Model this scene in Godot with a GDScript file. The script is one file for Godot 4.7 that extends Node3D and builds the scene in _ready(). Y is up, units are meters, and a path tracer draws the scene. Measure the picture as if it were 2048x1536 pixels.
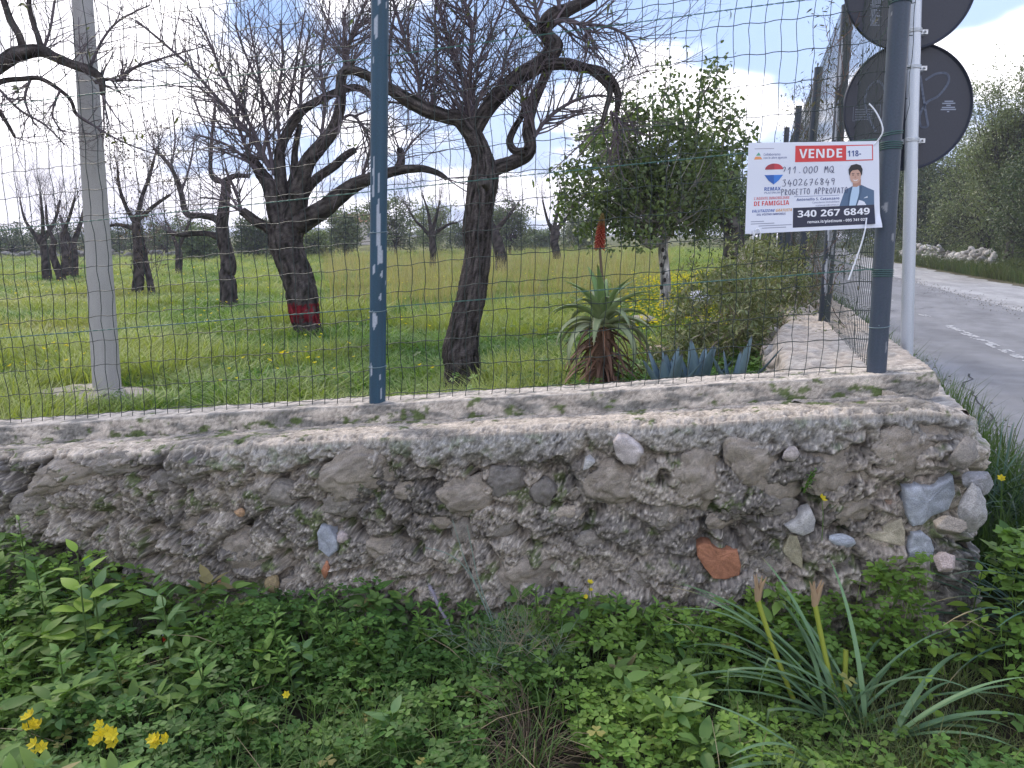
extends Node3D
# A rubble wall with a wire fence at the corner of an almond orchard, beside a country road.

const F := 1536.0
const PITCH := 0.18535
var eye := Vector3(0, 1.5, 0)
var cb := Basis(Vector3.RIGHT, -PITCH)
var corner := Vector3(1.30, 0, -2.70)          # foot of the corner post in plan
var along_front := Vector3(-0.9903, 0, -0.139)  # along the front wall, to the left
var out_front := Vector3(-0.139, 0, 0.9903)
var along_side := Vector3(0.292, 0, -0.9564)
var out_side := Vector3(0.9564, 0, 0.292)
var taken := {}
var M := {}
var n1 := FastNoiseLite.new()
var n2 := FastNoiseLite.new()
var nc := FastNoiseLite.new()
var nc2 := FastNoiseLite.new()
var ncv := FastNoiseLite.new()

class MB:
	var v := PackedVector3Array()
	var n := PackedVector3Array()
	var c := PackedColorArray()
	var i := PackedInt32Array()

func at(px: float, py: float, d: float) -> Vector3:
	return eye + cb * Vector3((px - 1024.0) / F * d, (768.0 - py) / F * d, -d)

func at_z(px: float, py: float, z: float) -> Vector3:   # on a sight line, at world depth z
	var d := at(px, py, 1.0) - eye
	return eye + d * (z - eye.z) / d.z

func proj(p: Vector3) -> Vector3:
	var l := cb.inverse() * (p - eye)
	return Vector3(1024.0 - l.x / l.z * F, 768.0 + l.y / l.z * F, -l.z)

func ray_front(px: float, py: float, q: float) -> Vector3:   # where a sight line meets the upright plane q metres before the fence
	var d := at(px, py, 1.0) - eye
	var k := (q - (eye - corner).dot(out_front) + eye.y * out_front.y) / d.dot(out_front)
	return eye + d * k

func hit(px: float, py: float, lift := 0.0) -> Vector3:      # where a sight line meets the ground
	var d := at(px, py, 1.0) - eye
	var k := 1.2
	while k < 200.0:
		var p := eye + d * k
		if p.y < ground_y(p.x, p.z) + lift:
			return p
		k *= 1.006
	return eye + d * 200.0

func q_of(x: float, z: float) -> float:
	return (x - corner.x) * out_front.x + (z - corner.z) * out_front.z

func s_of(x: float, z: float) -> float:
	return x * out_side.x + z * out_side.z

func t_of(x: float, z: float) -> float:
	return x * along_side.x + z * along_side.z

func ledge_y(a: float) -> float:
	return 0.965 - 0.088 * a

func ground_y(x: float, z: float) -> float:
	var q := q_of(x, z)
	var s := s_of(x, z)
	var t := t_of(x, z)
	var bumps := n1.get_noise_2d(x * 3.0, z * 3.0) * 0.05
	if q < 0.05 and s < 0.45:
		var far := maxf(0.0, -z - 55.0)
		return 0.42 + 0.010 * clampf(x, -50.0, 10.0) + 0.24 * exp(-(0.45 - s) / 1.3) * smoothstep(0.0, 1.0, 3.0 - absf(t - 4.5)) + bumps * (1.0 + minf(-z * 0.05, 3.0)) + far * 0.008
	var verge := 0.10 + 0.05 * clampf(x, -4.0, 1.6) - 0.05 * clampf(q - 0.3, 0.0, 2.0)
	verge = lerpf(verge, 0.58, smoothstep(4.0, 9.0, t) * smoothstep(2.0, 0.5, s))
	var road := 0.20
	s -= bend(t)
	var h := lerpf(verge + bumps, road, smoothstep(0.95, 1.5, s))
	if s > 7.3:
		h = road + 0.09 * (s - 7.3) + 1.1 * smoothstep(8.4, 13.0, s) + bumps * smoothstep(7.3, 9.0, s) * 2.5
	return h

# ---------- mesh helpers ----------
func grid(m: MB, pos: PackedVector3Array, rows: int, cols: int, wrap: bool, col: PackedColorArray) -> void:
	var base := m.v.size()
	var nn := PackedVector3Array()
	nn.resize(rows * cols)
	for r in rows:
		var r0 := maxi(r - 1, 0) * cols
		var r1 := mini(r + 1, rows - 1) * cols
		var rb := r * cols
		for k in cols:
			var k0 := k - 1
			var k1 := k + 1
			if wrap:
				k0 = (k0 + cols) % cols
				k1 = k1 % cols
			else:
				k0 = maxi(k0, 0)
				k1 = mini(k1, cols - 1)
			nn[rb + k] = (pos[rb + k1] - pos[rb + k0]).cross(pos[r1 + k] - pos[r0 + k]).normalized()
	m.v.append_array(pos)
	m.n.append_array(nn)
	m.c.append_array(col)
	var ii := PackedInt32Array()
	var kc := cols if wrap else cols - 1
	ii.resize((rows - 1) * kc * 6)
	var w := 0
	for r in rows - 1:
		for k in kc:
			var a := base + r * cols + k
			var b := base + r * cols + (k + 1) % cols
			ii[w] = a; ii[w + 1] = a + cols; ii[w + 2] = b + cols
			ii[w + 3] = a; ii[w + 4] = b + cols; ii[w + 5] = b
			w += 6
	m.i.append_array(ii)

func tri(m: MB, a: Vector3, b: Vector3, c: Vector3, col: Color) -> void:   # a, b, c anticlockwise seen from the front
	var k := m.v.size()
	var nn := (b - a).cross(c - a).normalized()
	m.v.append(a); m.v.append(c); m.v.append(b)
	for j in 3:
		m.n.append(nn); m.c.append(col); m.i.append(k + j)

func quad(m: MB, a: Vector3, b: Vector3, c: Vector3, d: Vector3, col: Color) -> void:
	tri(m, a, b, c, col)
	tri(m, a, c, d, col)

func box(m: MB, t: Transform3D, size: Vector3, col: Color) -> void:
	var h := size / 2.0
	for ax in 3:
		for sg in [-1.0, 1.0]:
			var n := Vector3.ZERO; n[ax] = sg
			var u := Vector3.ZERO; u[(ax + 1) % 3] = 1.0
			var w := n.cross(u)
			var o := n * h
			u *= h
			w *= h
			quad(m, t * (o - u - w), t * (o + u - w), t * (o + u + w), t * (o - u + w), col)

func tube(m: MB, pts: PackedVector3Array, rad: PackedFloat32Array, sides: int, col: Color, cap := false) -> void:
	var k := pts.size()
	var base := m.v.size()
	var tg := (pts[1] - pts[0]).normalized()
	var A := tg.cross(Vector3(0.31, 0.12, 0.94)).normalized()
	for r in k:
		tg = (pts[mini(r + 1, k - 1)] - pts[maxi(r - 1, 0)]).normalized()
		A = (A - tg * A.dot(tg)).normalized()
		var B := tg.cross(A)
		for s in sides:
			var th := TAU * s / sides
			var nn := A * cos(th) + B * sin(th)
			m.v.append(pts[r] + nn * rad[r])
			m.n.append(nn)
			m.c.append(col)
	for r in k - 1:
		for s in sides:
			var a := base + r * sides + s
			var b := base + r * sides + (s + 1) % sides
			m.i.append(a); m.i.append(a + sides); m.i.append(b + sides)
			m.i.append(a); m.i.append(b + sides); m.i.append(b)
	if cap:
		for e in [0, k - 1]:
			var c0 := m.v.size()
			var nn := (pts[0] - pts[1]).normalized() if e == 0 else (pts[k - 1] - pts[k - 2]).normalized()
			m.v.append(pts[e]); m.n.append(nn); m.c.append(col)
			for s in sides:
				m.v.append(m.v[base + e * sides + s]); m.n.append(nn); m.c.append(col)
			for s in sides:
				var a := c0 + 1 + s
				var b := c0 + 1 + (s + 1) % sides
				if e == 0:
					m.i.append(c0); m.i.append(a); m.i.append(b)
				else:
					m.i.append(c0); m.i.append(b); m.i.append(a)

func bar(m: MB, a: Vector3, b: Vector3, r: float, sides: int, col: Color, cap := true) -> void:
	tube(m, PackedVector3Array([a, b]), PackedFloat32Array([r, r]), sides, col, cap)

func smooth(pts: PackedVector3Array, rad: PackedFloat32Array, sub: int) -> Array:   # Catmull-Rom
	var o := PackedVector3Array()
	var q := PackedFloat32Array()
	var k := pts.size()
	for j in k - 1:
		var p0 := pts[maxi(j - 1, 0)]
		var p3 := pts[mini(j + 2, k - 1)]
		for s in sub:
			var f := float(s) / sub
			o.append(pts[j].cubic_interpolate(pts[j + 1], p0, p3, f))
			q.append(lerpf(rad[j], rad[j + 1], f))
	o.append(pts[k - 1])
	q.append(rad[k - 1])
	return [o, q]

func bark_tube(m: MB, pts: PackedVector3Array, rad: PackedFloat32Array, sides: int, col: Color, rough: float) -> void:
	# a limb with furrowed, knobbly bark
	var k := pts.size()
	var pos := PackedVector3Array()
	var cc := PackedColorArray()
	var tg := (pts[1] - pts[0]).normalized()
	var A := tg.cross(Vector3(0.31, 0.12, 0.94)).normalized()
	var run := 0.0
	for r in k:
		if r > 0:
			run += pts[r].distance_to(pts[r - 1])
		tg = (pts[mini(r + 1, k - 1)] - pts[maxi(r - 1, 0)]).normalized()
		A = (A - tg * A.dot(tg)).normalized()
		var B := tg.cross(A)
		for s in sides:
			var th := TAU * s / sides
			var cx := cos(th)
			var sx := sin(th)
			var nz := n2.get_noise_3d(cx * (26.0 + rad[0] * 260.0) + pts[0].x * 9.0, sx * (26.0 + rad[0] * 260.0), run * 70.0)
			var lump := n1.get_noise_3d(cx * 4.0 + pts[0].x * 31.0, sx * 4.0, run * 16.0)
			var fold := 1.0 - absf(nz) * 2.6
			pos.append(pts[r] + (A * cx + B * sx) * rad[r] * (1.0 + rough * (fold * 0.55 + lump * 1.1)))
			var lich := maxf(0.35, 1.0 + 0.7 * n2.get_noise_3d(cx * 7.0, sx * 7.0 + pts[0].y, run * 30.0) + 2.2 * n2.get_noise_3d(cx * 70.0, sx * 70.0 + pts[0].y, run * 55.0))
			cc.append(Color(col.r * lich, col.g * lich, col.b * lich))
	grid(m, pos, k, sides, true, cc)
	var tip := m.v.size()
	m.v.append(pts[k - 1] + tg * rad[k - 1] * 0.4); m.n.append(tg); m.c.append(col)
	var b0 := tip - sides
	for s in sides:
		m.i.append(tip); m.i.append(b0 + (s + 1) % sides); m.i.append(b0 + s)

func blob(size: Vector3, sd: float, rough: float, rows: int, cols: int, col: Color, angular := 0.0) -> ArrayMesh:
	# a stone: a ball pressed out of round, roughened, or cut by a few planes
	var m := MB.new()
	var pos := PackedVector3Array()
	var cc := PackedColorArray()
	var rng := RandomNumberGenerator.new()
	rng.seed = int(sd * 977.0) + 5
	var cuts := []
	for j in 11:
		cuts.append([Vector3(rng.randf_range(-1, 1), rng.randf_range(-1, 1), rng.randf_range(-1, 1)).normalized(), rng.randf_range(0.5, 0.85)])
	for r in rows:
		var la := PI * (r / float(rows - 1)) - PI / 2.0
		for k in cols:
			var lo := TAU * k / cols
			var d := Vector3(cos(la) * cos(lo), sin(la), -cos(la) * sin(lo))
			var rr := 1.0 + rough * (n1.get_noise_3d(d.x * 13.0 + sd * 31.0, d.y * 13.0, d.z * 13.0) * 1.5 + n2.get_noise_3d(d.x * 22.0 + sd * 17.0, d.y * 22.0, d.z * 22.0) * 0.55 + n2.get_noise_3d(d.x * 85.0 + sd * 7.0, d.y * 85.0, d.z * 85.0) * 0.35 + n2.get_noise_3d(d.x * 230.0 + sd * 3.0, d.y * 230.0, d.z * 230.0) * 0.16)
			if angular > 0.0:
				for c in cuts:
					var e: float = d.dot(c[0])
					if e > 0.01:
						rr = minf(rr, lerpf(rr, c[1] / e, angular))
			pos.append(d * rr * size)
			var tone := 1.0 + 0.4 * n2.get_noise_3d(d.x * 90.0 + sd, d.y * 90.0, d.z * 90.0) + 0.3 * n2.get_noise_3d(d.x * 30.0 + sd * 7.0, d.y * 30.0, d.z * 30.0) + 0.3 * n1.get_noise_3d(d.x * 9.0, d.y * 9.0 + sd * 13.0, d.z * 9.0)
			cc.append(Color(col.r * tone, col.g * tone, col.b * tone))
	grid(m, pos, rows, cols, true, cc)
	return mesh_of(m)

func mesh_of(m: MB) -> ArrayMesh:
	var a := []
	a.resize(Mesh.ARRAY_MAX)
	a[Mesh.ARRAY_VERTEX] = m.v
	a[Mesh.ARRAY_NORMAL] = m.n
	a[Mesh.ARRAY_COLOR] = m.c
	a[Mesh.ARRAY_INDEX] = m.i
	var am := ArrayMesh.new()
	am.add_surface_from_arrays(Mesh.PRIMITIVE_TRIANGLES, a)
	return am

# ---------- object helpers ----------
func numbered(called: String) -> String:
	var k: int = taken.get(called, 0)
	taken[called] = k + 1
	return called if k == 0 else "%s_%03d" % [called, k]

func thing(called: String, label: String, category: String, where := Vector3.ZERO, group := "") -> Node3D:
	var o := Node3D.new()
	o.name = numbered(called)
	add_child(o)
	o.position = where
	tag(o, label, category, group)
	return o

func tag(o: Node, label: String, category: String, group := "") -> void:
	o.set_meta("label", label)
	o.set_meta("category", category)
	if group:
		o.set_meta("group", group)

func part(called: String, mesh, mat: Material, parent: Node, where := Vector3.ZERO, kind := "") -> MeshInstance3D:
	var o := MeshInstance3D.new()
	o.name = called if parent != self else numbered(called)
	o.mesh = mesh_of(mesh) if mesh is MB else mesh
	o.material_override = mat
	parent.add_child(o, true)
	o.position = where - (parent.position if parent != self and parent is Node3D and parent.get_parent() == self else Vector3.ZERO)
	if kind:
		o.set_meta("kind", kind)
	return o

func scatter(called: String, mesh: Mesh, mat: Material, parent: Node, xf: Array, cols: PackedColorArray) -> MultiMeshInstance3D:
	var mm := MultiMesh.new()
	mm.transform_format = MultiMesh.TRANSFORM_3D
	mm.use_colors = true
	mm.mesh = mesh
	mm.instance_count = xf.size()
	for k in xf.size():
		mm.set_instance_transform(k, xf[k])
		mm.set_instance_color(k, cols[k])
	var o := MultiMeshInstance3D.new()
	o.name = called if parent != self else numbered(called)
	o.multimesh = mm
	o.material_override = mat
	parent.add_child(o, true)
	if parent != self:
		o.position = -(parent as Node3D).position
	o.set_meta("kind", "stuff")
	return o

func structure(called: String, m, mat: Material, label := "") -> MeshInstance3D:
	var o := part(called, m, mat, self)
	o.set_meta("kind", "structure")
	if label:
		o.set_meta("label", label)
	return o

# ---------- materials ----------
func noise_tex(freq: float, sd: int, colors: Array, size := 512, oct := 5, kind := FastNoiseLite.TYPE_SIMPLEX_SMOOTH) -> NoiseTexture2D:
	var n := FastNoiseLite.new()
	n.seed = sd
	n.frequency = freq
	n.fractal_octaves = oct
	n.noise_type = kind
	var t := NoiseTexture2D.new()
	t.width = size
	t.height = size
	t.seamless = true
	t.noise = n
	var g := Gradient.new()
	g.offsets = PackedFloat32Array()
	var off := PackedFloat32Array()
	var cl := PackedColorArray()
	for c in colors:
		off.append(c[0])
		cl.append(((c[1] as Color) * (1.0 / 1.5)).linear_to_srgb())
	g.offsets = off
	g.colors = cl
	t.color_ramp = g
	return t

func normal_tex(freq: float, sd: int, strength: float, size := 512, kind := FastNoiseLite.TYPE_SIMPLEX_SMOOTH) -> NoiseTexture2D:
	var n := FastNoiseLite.new()
	n.seed = sd
	n.frequency = freq
	n.fractal_octaves = 5
	n.noise_type = kind
	var t := NoiseTexture2D.new()
	t.width = size
	t.height = size
	t.seamless = true
	t.as_normal_map = true
	t.bump_strength = strength
	t.noise = n
	return t

func grey(k: float) -> Color:
	return Color(k, k, k)

func mat(called: String, rough := 0.9, col := Color.WHITE, tex: Texture2D = null, tex_scale := 1.0, norm: Texture2D = null, norm_amount := 1.0, spec := 0.3) -> StandardMaterial3D:
	var m := StandardMaterial3D.new()
	m.resource_name = called
	m.vertex_color_use_as_albedo = true
	m.albedo_color = (col * (1.5 if tex else 1.0)).linear_to_srgb()
	m.roughness = rough
	m.metallic_specular = spec
	if tex or norm:
		m.uv1_triplanar = true
		m.uv1_world_triplanar = true
		m.uv1_scale = Vector3.ONE * tex_scale
	if tex:
		m.albedo_texture = tex
	if norm:
		m.normal_enabled = true
		m.normal_texture = norm
		m.normal_scale = norm_amount
	M[called] = m
	return m

func leaf_mat(called: String, through: Color, rough := 0.55) -> void:
	var m := mat(called, rough, Color.WHITE, null, 1.0, null, 1.0, 0.4)
	m.backlight_enabled = true
	m.backlight = through.linear_to_srgb()
	m.cull_mode = BaseMaterial3D.CULL_DISABLED

func make_materials() -> void:
	n1.seed = 3; n1.frequency = 0.1; n1.fractal_octaves = 3
	n2.seed = 11; n2.frequency = 0.1; n2.fractal_octaves = 5; n2.fractal_gain = 0.6
	nc.seed = 5; nc.noise_type = FastNoiseLite.TYPE_CELLULAR; nc.frequency = 1.0; nc.fractal_type = FastNoiseLite.FRACTAL_NONE
	nc.cellular_return_type = FastNoiseLite.RETURN_DISTANCE2_SUB; nc.cellular_jitter = 1.0
	ncv.seed = 5; ncv.noise_type = FastNoiseLite.TYPE_CELLULAR; ncv.frequency = 1.0; ncv.fractal_type = FastNoiseLite.FRACTAL_NONE
	ncv.cellular_return_type = FastNoiseLite.RETURN_CELL_VALUE; ncv.cellular_jitter = 1.0
	nc2.seed = 8; nc2.noise_type = FastNoiseLite.TYPE_CELLULAR; nc2.frequency = 1.0; nc2.fractal_type = FastNoiseLite.FRACTAL_NONE
	nc2.cellular_return_type = FastNoiseLite.RETURN_DISTANCE
	var speck := noise_tex(0.09, 21, [[0.0, grey(0.45)], [0.38, grey(0.8)], [0.55, grey(1.0)], [0.75, grey(1.12)], [1.0, grey(1.5)]], 1024, 6)
	var gritn := normal_tex(0.10, 22, 7.0, 1024)
	mat("mortar", 0.95, Color.WHITE, speck, 2.2, gritn, 1.0, 0.2)
	mat("rock", 0.9, Color.WHITE, speck, 2.3, gritn, 1.2, 0.25)
	mat("cement", 0.95, Color.WHITE, speck, 2.7, null, 1.0, 0.2)
	var soil := noise_tex(0.04, 31, [[0.0, grey(0.5)], [0.5, grey(1.0)], [1.0, grey(1.45)]], 512, 6)
	mat("soil", 0.98, Color.WHITE, soil, 0.9, null, 1.0, 0.1)
	var asph := noise_tex(0.22, 41, [[0.0, grey(0.6)], [0.45, grey(0.95)], [0.7, grey(1.1)], [1.0, grey(1.5)]], 1024, 4)
	mat("asphalt", 0.9, Color.WHITE, asph, 1.3, gritn, 0.4, 0.3)
	var barkt := noise_tex(0.05, 51, [[0.0, grey(0.45)], [0.5, grey(1.0)], [1.0, grey(1.7)]], 512, 6)
	mat("bark", 0.95, Color.WHITE, barkt, 3.0, null, 1.0, 0.15)
	mat("twig", 0.8, Color.WHITE, null, 1.0, null, 1.0, 0.25)
	var pc := noise_tex(0.06, 61, [[0.0, grey(0.8)], [0.5, grey(1.0)], [1.0, grey(1.15)]], 512, 6)
	mat("post_paint", 0.5, Color.WHITE, pc, 4.0, null, 1.0, 0.45)
	mat("wire", 0.5, Color.WHITE, null, 1.0, null, 1.0, 0.4)
	mat("plain", 0.6)
	mat("plastic", 0.35, Color.WHITE, null, 1.0, null, 1.0, 0.45)
	mat("sign_back", 0.42, Color.WHITE, pc, 3.0, null, 1.0, 0.45)
	var gal := mat("galvanised", 0.45, Color.WHITE, pc, 6.0, null, 1.0, 0.5)
	gal.metallic = 0.55
	leaf_mat("leaf", Color(0.65, 0.75, 0.25))
	leaf_mat("grass", Color(0.75, 0.8, 0.3), 0.6)
	leaf_mat("tree_leaf", Color(0.4, 0.5, 0.18), 0.5)
	leaf_mat("petal", Color(0.8, 0.7, 0.2), 0.6)
	leaf_mat("succulent", Color(0.25, 0.3, 0.2), 0.5)
	mat("straw", 0.8)

# ---------- sky, sun, camera ----------
func make_sky() -> Texture2D:
	var w := 2048
	var h := 1024
	var data := PackedFloat32Array()
	data.resize(w * h * 3)
	var cl := FastNoiseLite.new()
	cl.seed = 77; cl.frequency = 0.9; cl.fractal_octaves = 6; cl.fractal_gain = 0.52
	var big := FastNoiseLite.new()
	big.seed = 19; big.frequency = 0.45; big.fractal_octaves = 2
	var sun := -sun_towards()
	for y in h:
		var el := PI / 2.0 - PI * (y + 0.5) / h
		var up := sin(el)
		for x in w:
			var c := Vector3(0.30, 0.31, 0.30)
			if up > -0.02:
				var az := TAU * (x + 0.5) / w
				var d := Vector3(sin(az) * cos(el), up, cos(az) * cos(el))
				d = Vector3(-d.x, d.y, -d.z)
				var u := maxf(up, 0.0)
				var blue := Vector3(0.25, 0.375, 0.57).lerp(Vector3(0.062, 0.17, 0.45), pow(u, 0.5))
				var k := 1.0 / (u + 0.22)
				var f := cl.get_noise_3d(d.x * k, 3.7, d.z * k) * 1.0 + big.get_noise_3d(d.x * k, 9.1, d.z * k) * 0.55
				var cover := smoothstep(-0.12, 0.16, f - 0.01 + 0.10 * (1.0 - u) - 0.07 * d.x)
				var dense := smoothstep(0.10, 0.60, f)
				var white := Vector3(1.28, 1.24, 1.26).lerp(Vector3(0.66, 0.645, 0.71), dense * 0.8)
				c = blue.lerp(white, cover * 0.96)
				var ang := acos(clampf(d.dot(sun), -1.0, 1.0))
				c += Vector3(1.0, 0.95, 0.9) * 0.45 * exp(-ang * 2.6)
				c = c.lerp(Vector3(0.66, 0.645, 0.70), 0.4 * exp(-u * 11.0))
			var o := (y * w + x) * 3
			data[o] = c.x; data[o + 1] = c.y; data[o + 2] = c.z
	return ImageTexture.create_from_image(Image.create_from_data(w, h, false, Image.FORMAT_RGBF, data.to_byte_array()))

func sun_towards() -> Vector3:
	return Vector3(0.42, -0.66, 0.62).normalized()

func make_light() -> void:
	var cam := Camera3D.new()
	cam.name = "camera"
	cam.fov = 53.1301
	cam.far = 2000.0
	cam.near = 0.05
	cam.transform = Transform3D(cb, eye)
	add_child(cam)
	cam.current = true
	var e := Environment.new()
	e.background_mode = Environment.BG_SKY
	var sk := Sky.new()
	var pm := PanoramaSkyMaterial.new()
	pm.panorama = make_sky()
	sk.sky_material = pm
	e.sky = sk
	e.tonemap_mode = Environment.TONE_MAPPER_LINEAR
	e.tonemap_exposure = 2.2
	e.background_energy_multiplier = 1.0
	e.fog_enabled = true
	e.fog_density = 0.0010
	e.fog_light_color = Color(0.88, 0.88, 0.95)
	e.sdfgi_enabled = true
	e.ssao_enabled = true
	e.ssil_enabled = true
	var we := WorldEnvironment.new()
	we.name = "surroundings"
	we.environment = e
	add_child(we)
	var sun := DirectionalLight3D.new()
	sun.name = "sun"
	sun.light_energy = 0.5
	sun.light_angular_distance = 14.0
	sun.light_color = Color(1.0, 0.95, 0.88)
	sun.shadow_enabled = true
	add_child(sun)
	sun.look_at_from_position(Vector3.ZERO, sun_towards(), Vector3.UP)

# ---------- ground and road ----------
func spread_line(n: int, lo: float, hi: float, mid: float, tight: float) -> PackedFloat32Array:
	var o := PackedFloat32Array()
	var a := -log((mid - lo) / tight + sqrt(pow((mid - lo) / tight, 2.0) + 1.0))
	var b := log((hi - mid) / tight + sqrt(pow((hi - mid) / tight, 2.0) + 1.0))
	for k in n:
		o.append(mid + tight * sinh(lerpf(a, b, k / float(n - 1))))
	return o

func make_ground() -> void:
	var xs := spread_line(240, -420.0, 420.0, 0.3, 1.6)
	var zs := spread_line(260, -6.0, 900.0, 2.8, 1.4)
	var pos := PackedVector3Array()
	var cc := PackedColorArray()
	for z in zs:
		for x in xs:
			var y := ground_y(x, -z) - 0.012
			var s := s_of(x, -z)
			var q := q_of(x, -z)
			pos.append(Vector3(x, y, -z))
			var k := 1.0 + 0.5 * n1.get_noise_2d(x * 6.0, z * 6.0)
			var c := Color(0.075, 0.085, 0.035)
			if q >= 0.05 and s < 1.4:
				c = Color(0.05, 0.042, 0.03)
			elif s > 1.3 and s < 8.0:
				c = Color(0.12, 0.11, 0.08)
			elif s < 0.45:
				c = c.lerp(Color(0.16, 0.16, 0.06), clampf(0.5 + n1.get_noise_2d(x * 1.2 + 40.0, z * 1.2) * 1.4, 0.0, 1.0))
			cc.append(Color(c.r * k, c.g * k, c.b * k))
	var m := MB.new()
	grid(m, pos, zs.size(), xs.size(), false, cc)
	structure("ground", m, M.soil, "grassy orchard soil and verges")

	# the road: a dark carriageway and a paler concrete strip along its far side, both running on beside the wall
	for strip in [["road", 1.42, 4.85, 0.004, Color(0.205, 0.205, 0.21)], ["road_shoulder", 4.85, 7.45, 0.002, Color(0.33, 0.325, 0.32)]]:
		var rm := MB.new()
		var rp := PackedVector3Array()
		var rc := PackedColorArray()
		var ts := spread_line(320, -6.0, 130.0, 6.0, 4.0)
		for t in ts:
			for k in 49:
				var f := k / 48.0
				var s := lerpf(strip[1], strip[2], f)
				if k == 0 or k == 48:
					s += 0.06 * n2.get_noise_2d(t * 5.0, strip[1] * 40.0 + k)
				s += bend(t)
				var p := along_side * t + out_side * s
				p.y = 0.20 + strip[3]
				rp.append(p)
				var tone := 1.0 + 0.22 * n1.get_noise_2d(s * 14.0, t * 2.5) + 0.22 * n2.get_noise_2d(s * 30.0, t * 30.0) + 0.25 * n2.get_noise_2d(s * 9.0 + 50.0, t * 6.0)
				var c: Color = strip[4]
				rc.append(Color(c.r * tone, c.g * tone, c.b * tone))
		grid(rm, rp, ts.size(), 49, false, rc)
		structure(strip[0], rm, M.asphalt)
	# cracks in the asphalt and grit along its edges
	var crack := MB.new()
	var crng := RandomNumberGenerator.new()
	crng.seed = 71
	for k in 26:
		var t := 4.0 + 26.0 * pow(crng.randf(), 1.2)
		var s := crng.randf_range(1.6, 4.7)
		var dt := crng.randf_range(-0.06, 0.14)
		var ds := crng.randf_range(-0.08, 0.08)
		for j in crng.randi_range(8, 30):
			var t2 := t + dt + crng.randf_range(-0.05, 0.05)
			var s2 := clampf(s + ds + crng.randf_range(-0.05, 0.05), 1.5, 4.8)
			var a := along_side * t + out_side * (s + bend(t)) + Vector3(0, 0.2075, 0)
			var b := along_side * t2 + out_side * (s2 + bend(t2)) + Vector3(0, 0.2075, 0)
			var w := (b - a).cross(Vector3.UP).normalized() * crng.randf_range(0.004, 0.010)
			quad(crack, a - w, a + w, b + w, b - w, Color(0.05, 0.05, 0.052))
			t = t2
			s = s2
	var co := structure("road_cracks", crack, M.asphalt)
	co.set_meta("kind", "stuff")
	tag(co, "dark cracks running through the worn asphalt", "cracks")
	var gxf := []
	var gco := PackedColorArray()
	for k in 2600:
		var t := 3.0 + 26.0 * pow(crng.randf(), 1.3)
		var s := 1.45 + absf(crng.randfn(0, 0.18)) if k % 2 == 0 else 4.85 + crng.randfn(0, 0.25)
		gxf.append(Transform3D(Basis(Vector3.UP, crng.randf() * TAU).scaled(Vector3.ONE * crng.randf_range(0.006, 0.018)), along_side * t + out_side * (s + bend(t)) + Vector3(0, 0.21, 0)))
		var q := crng.randf_range(0.15, 0.42)
		gco.append(Color(q, q * 0.95, q * 0.88))
	tag(scatter("road_grit", blob(Vector3(1, 0.7, 0.9), 77.0, 0.1, 5, 6, Color.WHITE, 0.7), M.plain, self, gxf, gco), "grit along the edges of the road", "grit")
	# worn white dashes down the middle, broken into flakes
	var dash_no := 0
	for d in [[8.6, 13.3], [14.6, 15.2], [18.5, 22.5], [28.0, 32.0]]:
		var dm := MB.new()
		var rng := RandomNumberGenerator.new()
		rng.seed = 40 + dash_no
		var nn := int((d[1] - d[0]) / 0.03)
		for j in nn:
			for w in 5:
				var t: float = d[0] + (j + rng.randf_range(-0.2, 0.2)) * 0.03
				var s := 2.92 + w * 0.026 + rng.randf_range(-0.006, 0.006)
				if n2.get_noise_2d(t * 26.0, s * 60.0) < (0.04 if dash_no == 0 else 0.16):
					continue
				var p := along_side * t + out_side * (s + bend(t)) + Vector3(0, 0.2085, 0)
				var du := along_side * 0.018
				var ds := out_side * 0.015
				quad(dm, p - du - ds, p - du + ds, p + du + ds, p + du - ds, grey(rng.randf_range(0.40, 0.58)))
		structure("road_marking", dm, M.plain)
		dash_no += 1

func bend(t: float) -> float:
	return 0.0006 * maxf(0.0, t - 14.0) * maxf(0.0, t - 14.0)

# ---------- the front wall ----------
func wall_path(u: float) -> Array:      # u runs left to right along the face: [foot point in plan, outward, metres left of the corner post]
	var R := 0.18
	var fq := 0.27
	var fs := 0.76
	# centre of the rounded corner: q = fq - R, s = fs - R
	var det := out_front.x * out_side.z - out_front.z * out_side.x
	var qa := fq - R + corner.x * out_front.x + corner.z * out_front.z
	var sa := fs - R
	var cx := (qa * out_side.z - out_front.z * sa) / det
	var cz := (out_front.x * sa - qa * out_side.x) / det
	var c := Vector3(cx, 0, cz)
	var a_end := (c - corner).dot(along_front)
	var L := 4.9 - a_end
	if u < L:
		var a := 4.9 - u
		return [corner + along_front * a + out_front * fq, out_front, a, 0.29]
	var turn := out_front.angle_to(out_side)
	var arc := turn * R
	if u < L + arc:
		var n := out_front.slerp(out_side, (u - L) / arc)
		return [c + n * R, n, a_end - (u - L) * 0.6, 0.165]
	var t := u - L - arc
	return [c + out_side * R + along_side * t, out_side, a_end - arc * 0.6 - t * 0.2, 0.29]

func ragged(x: float, y: float, z: float) -> float:
	return n2.get_noise_3d(x, y, z)

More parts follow.
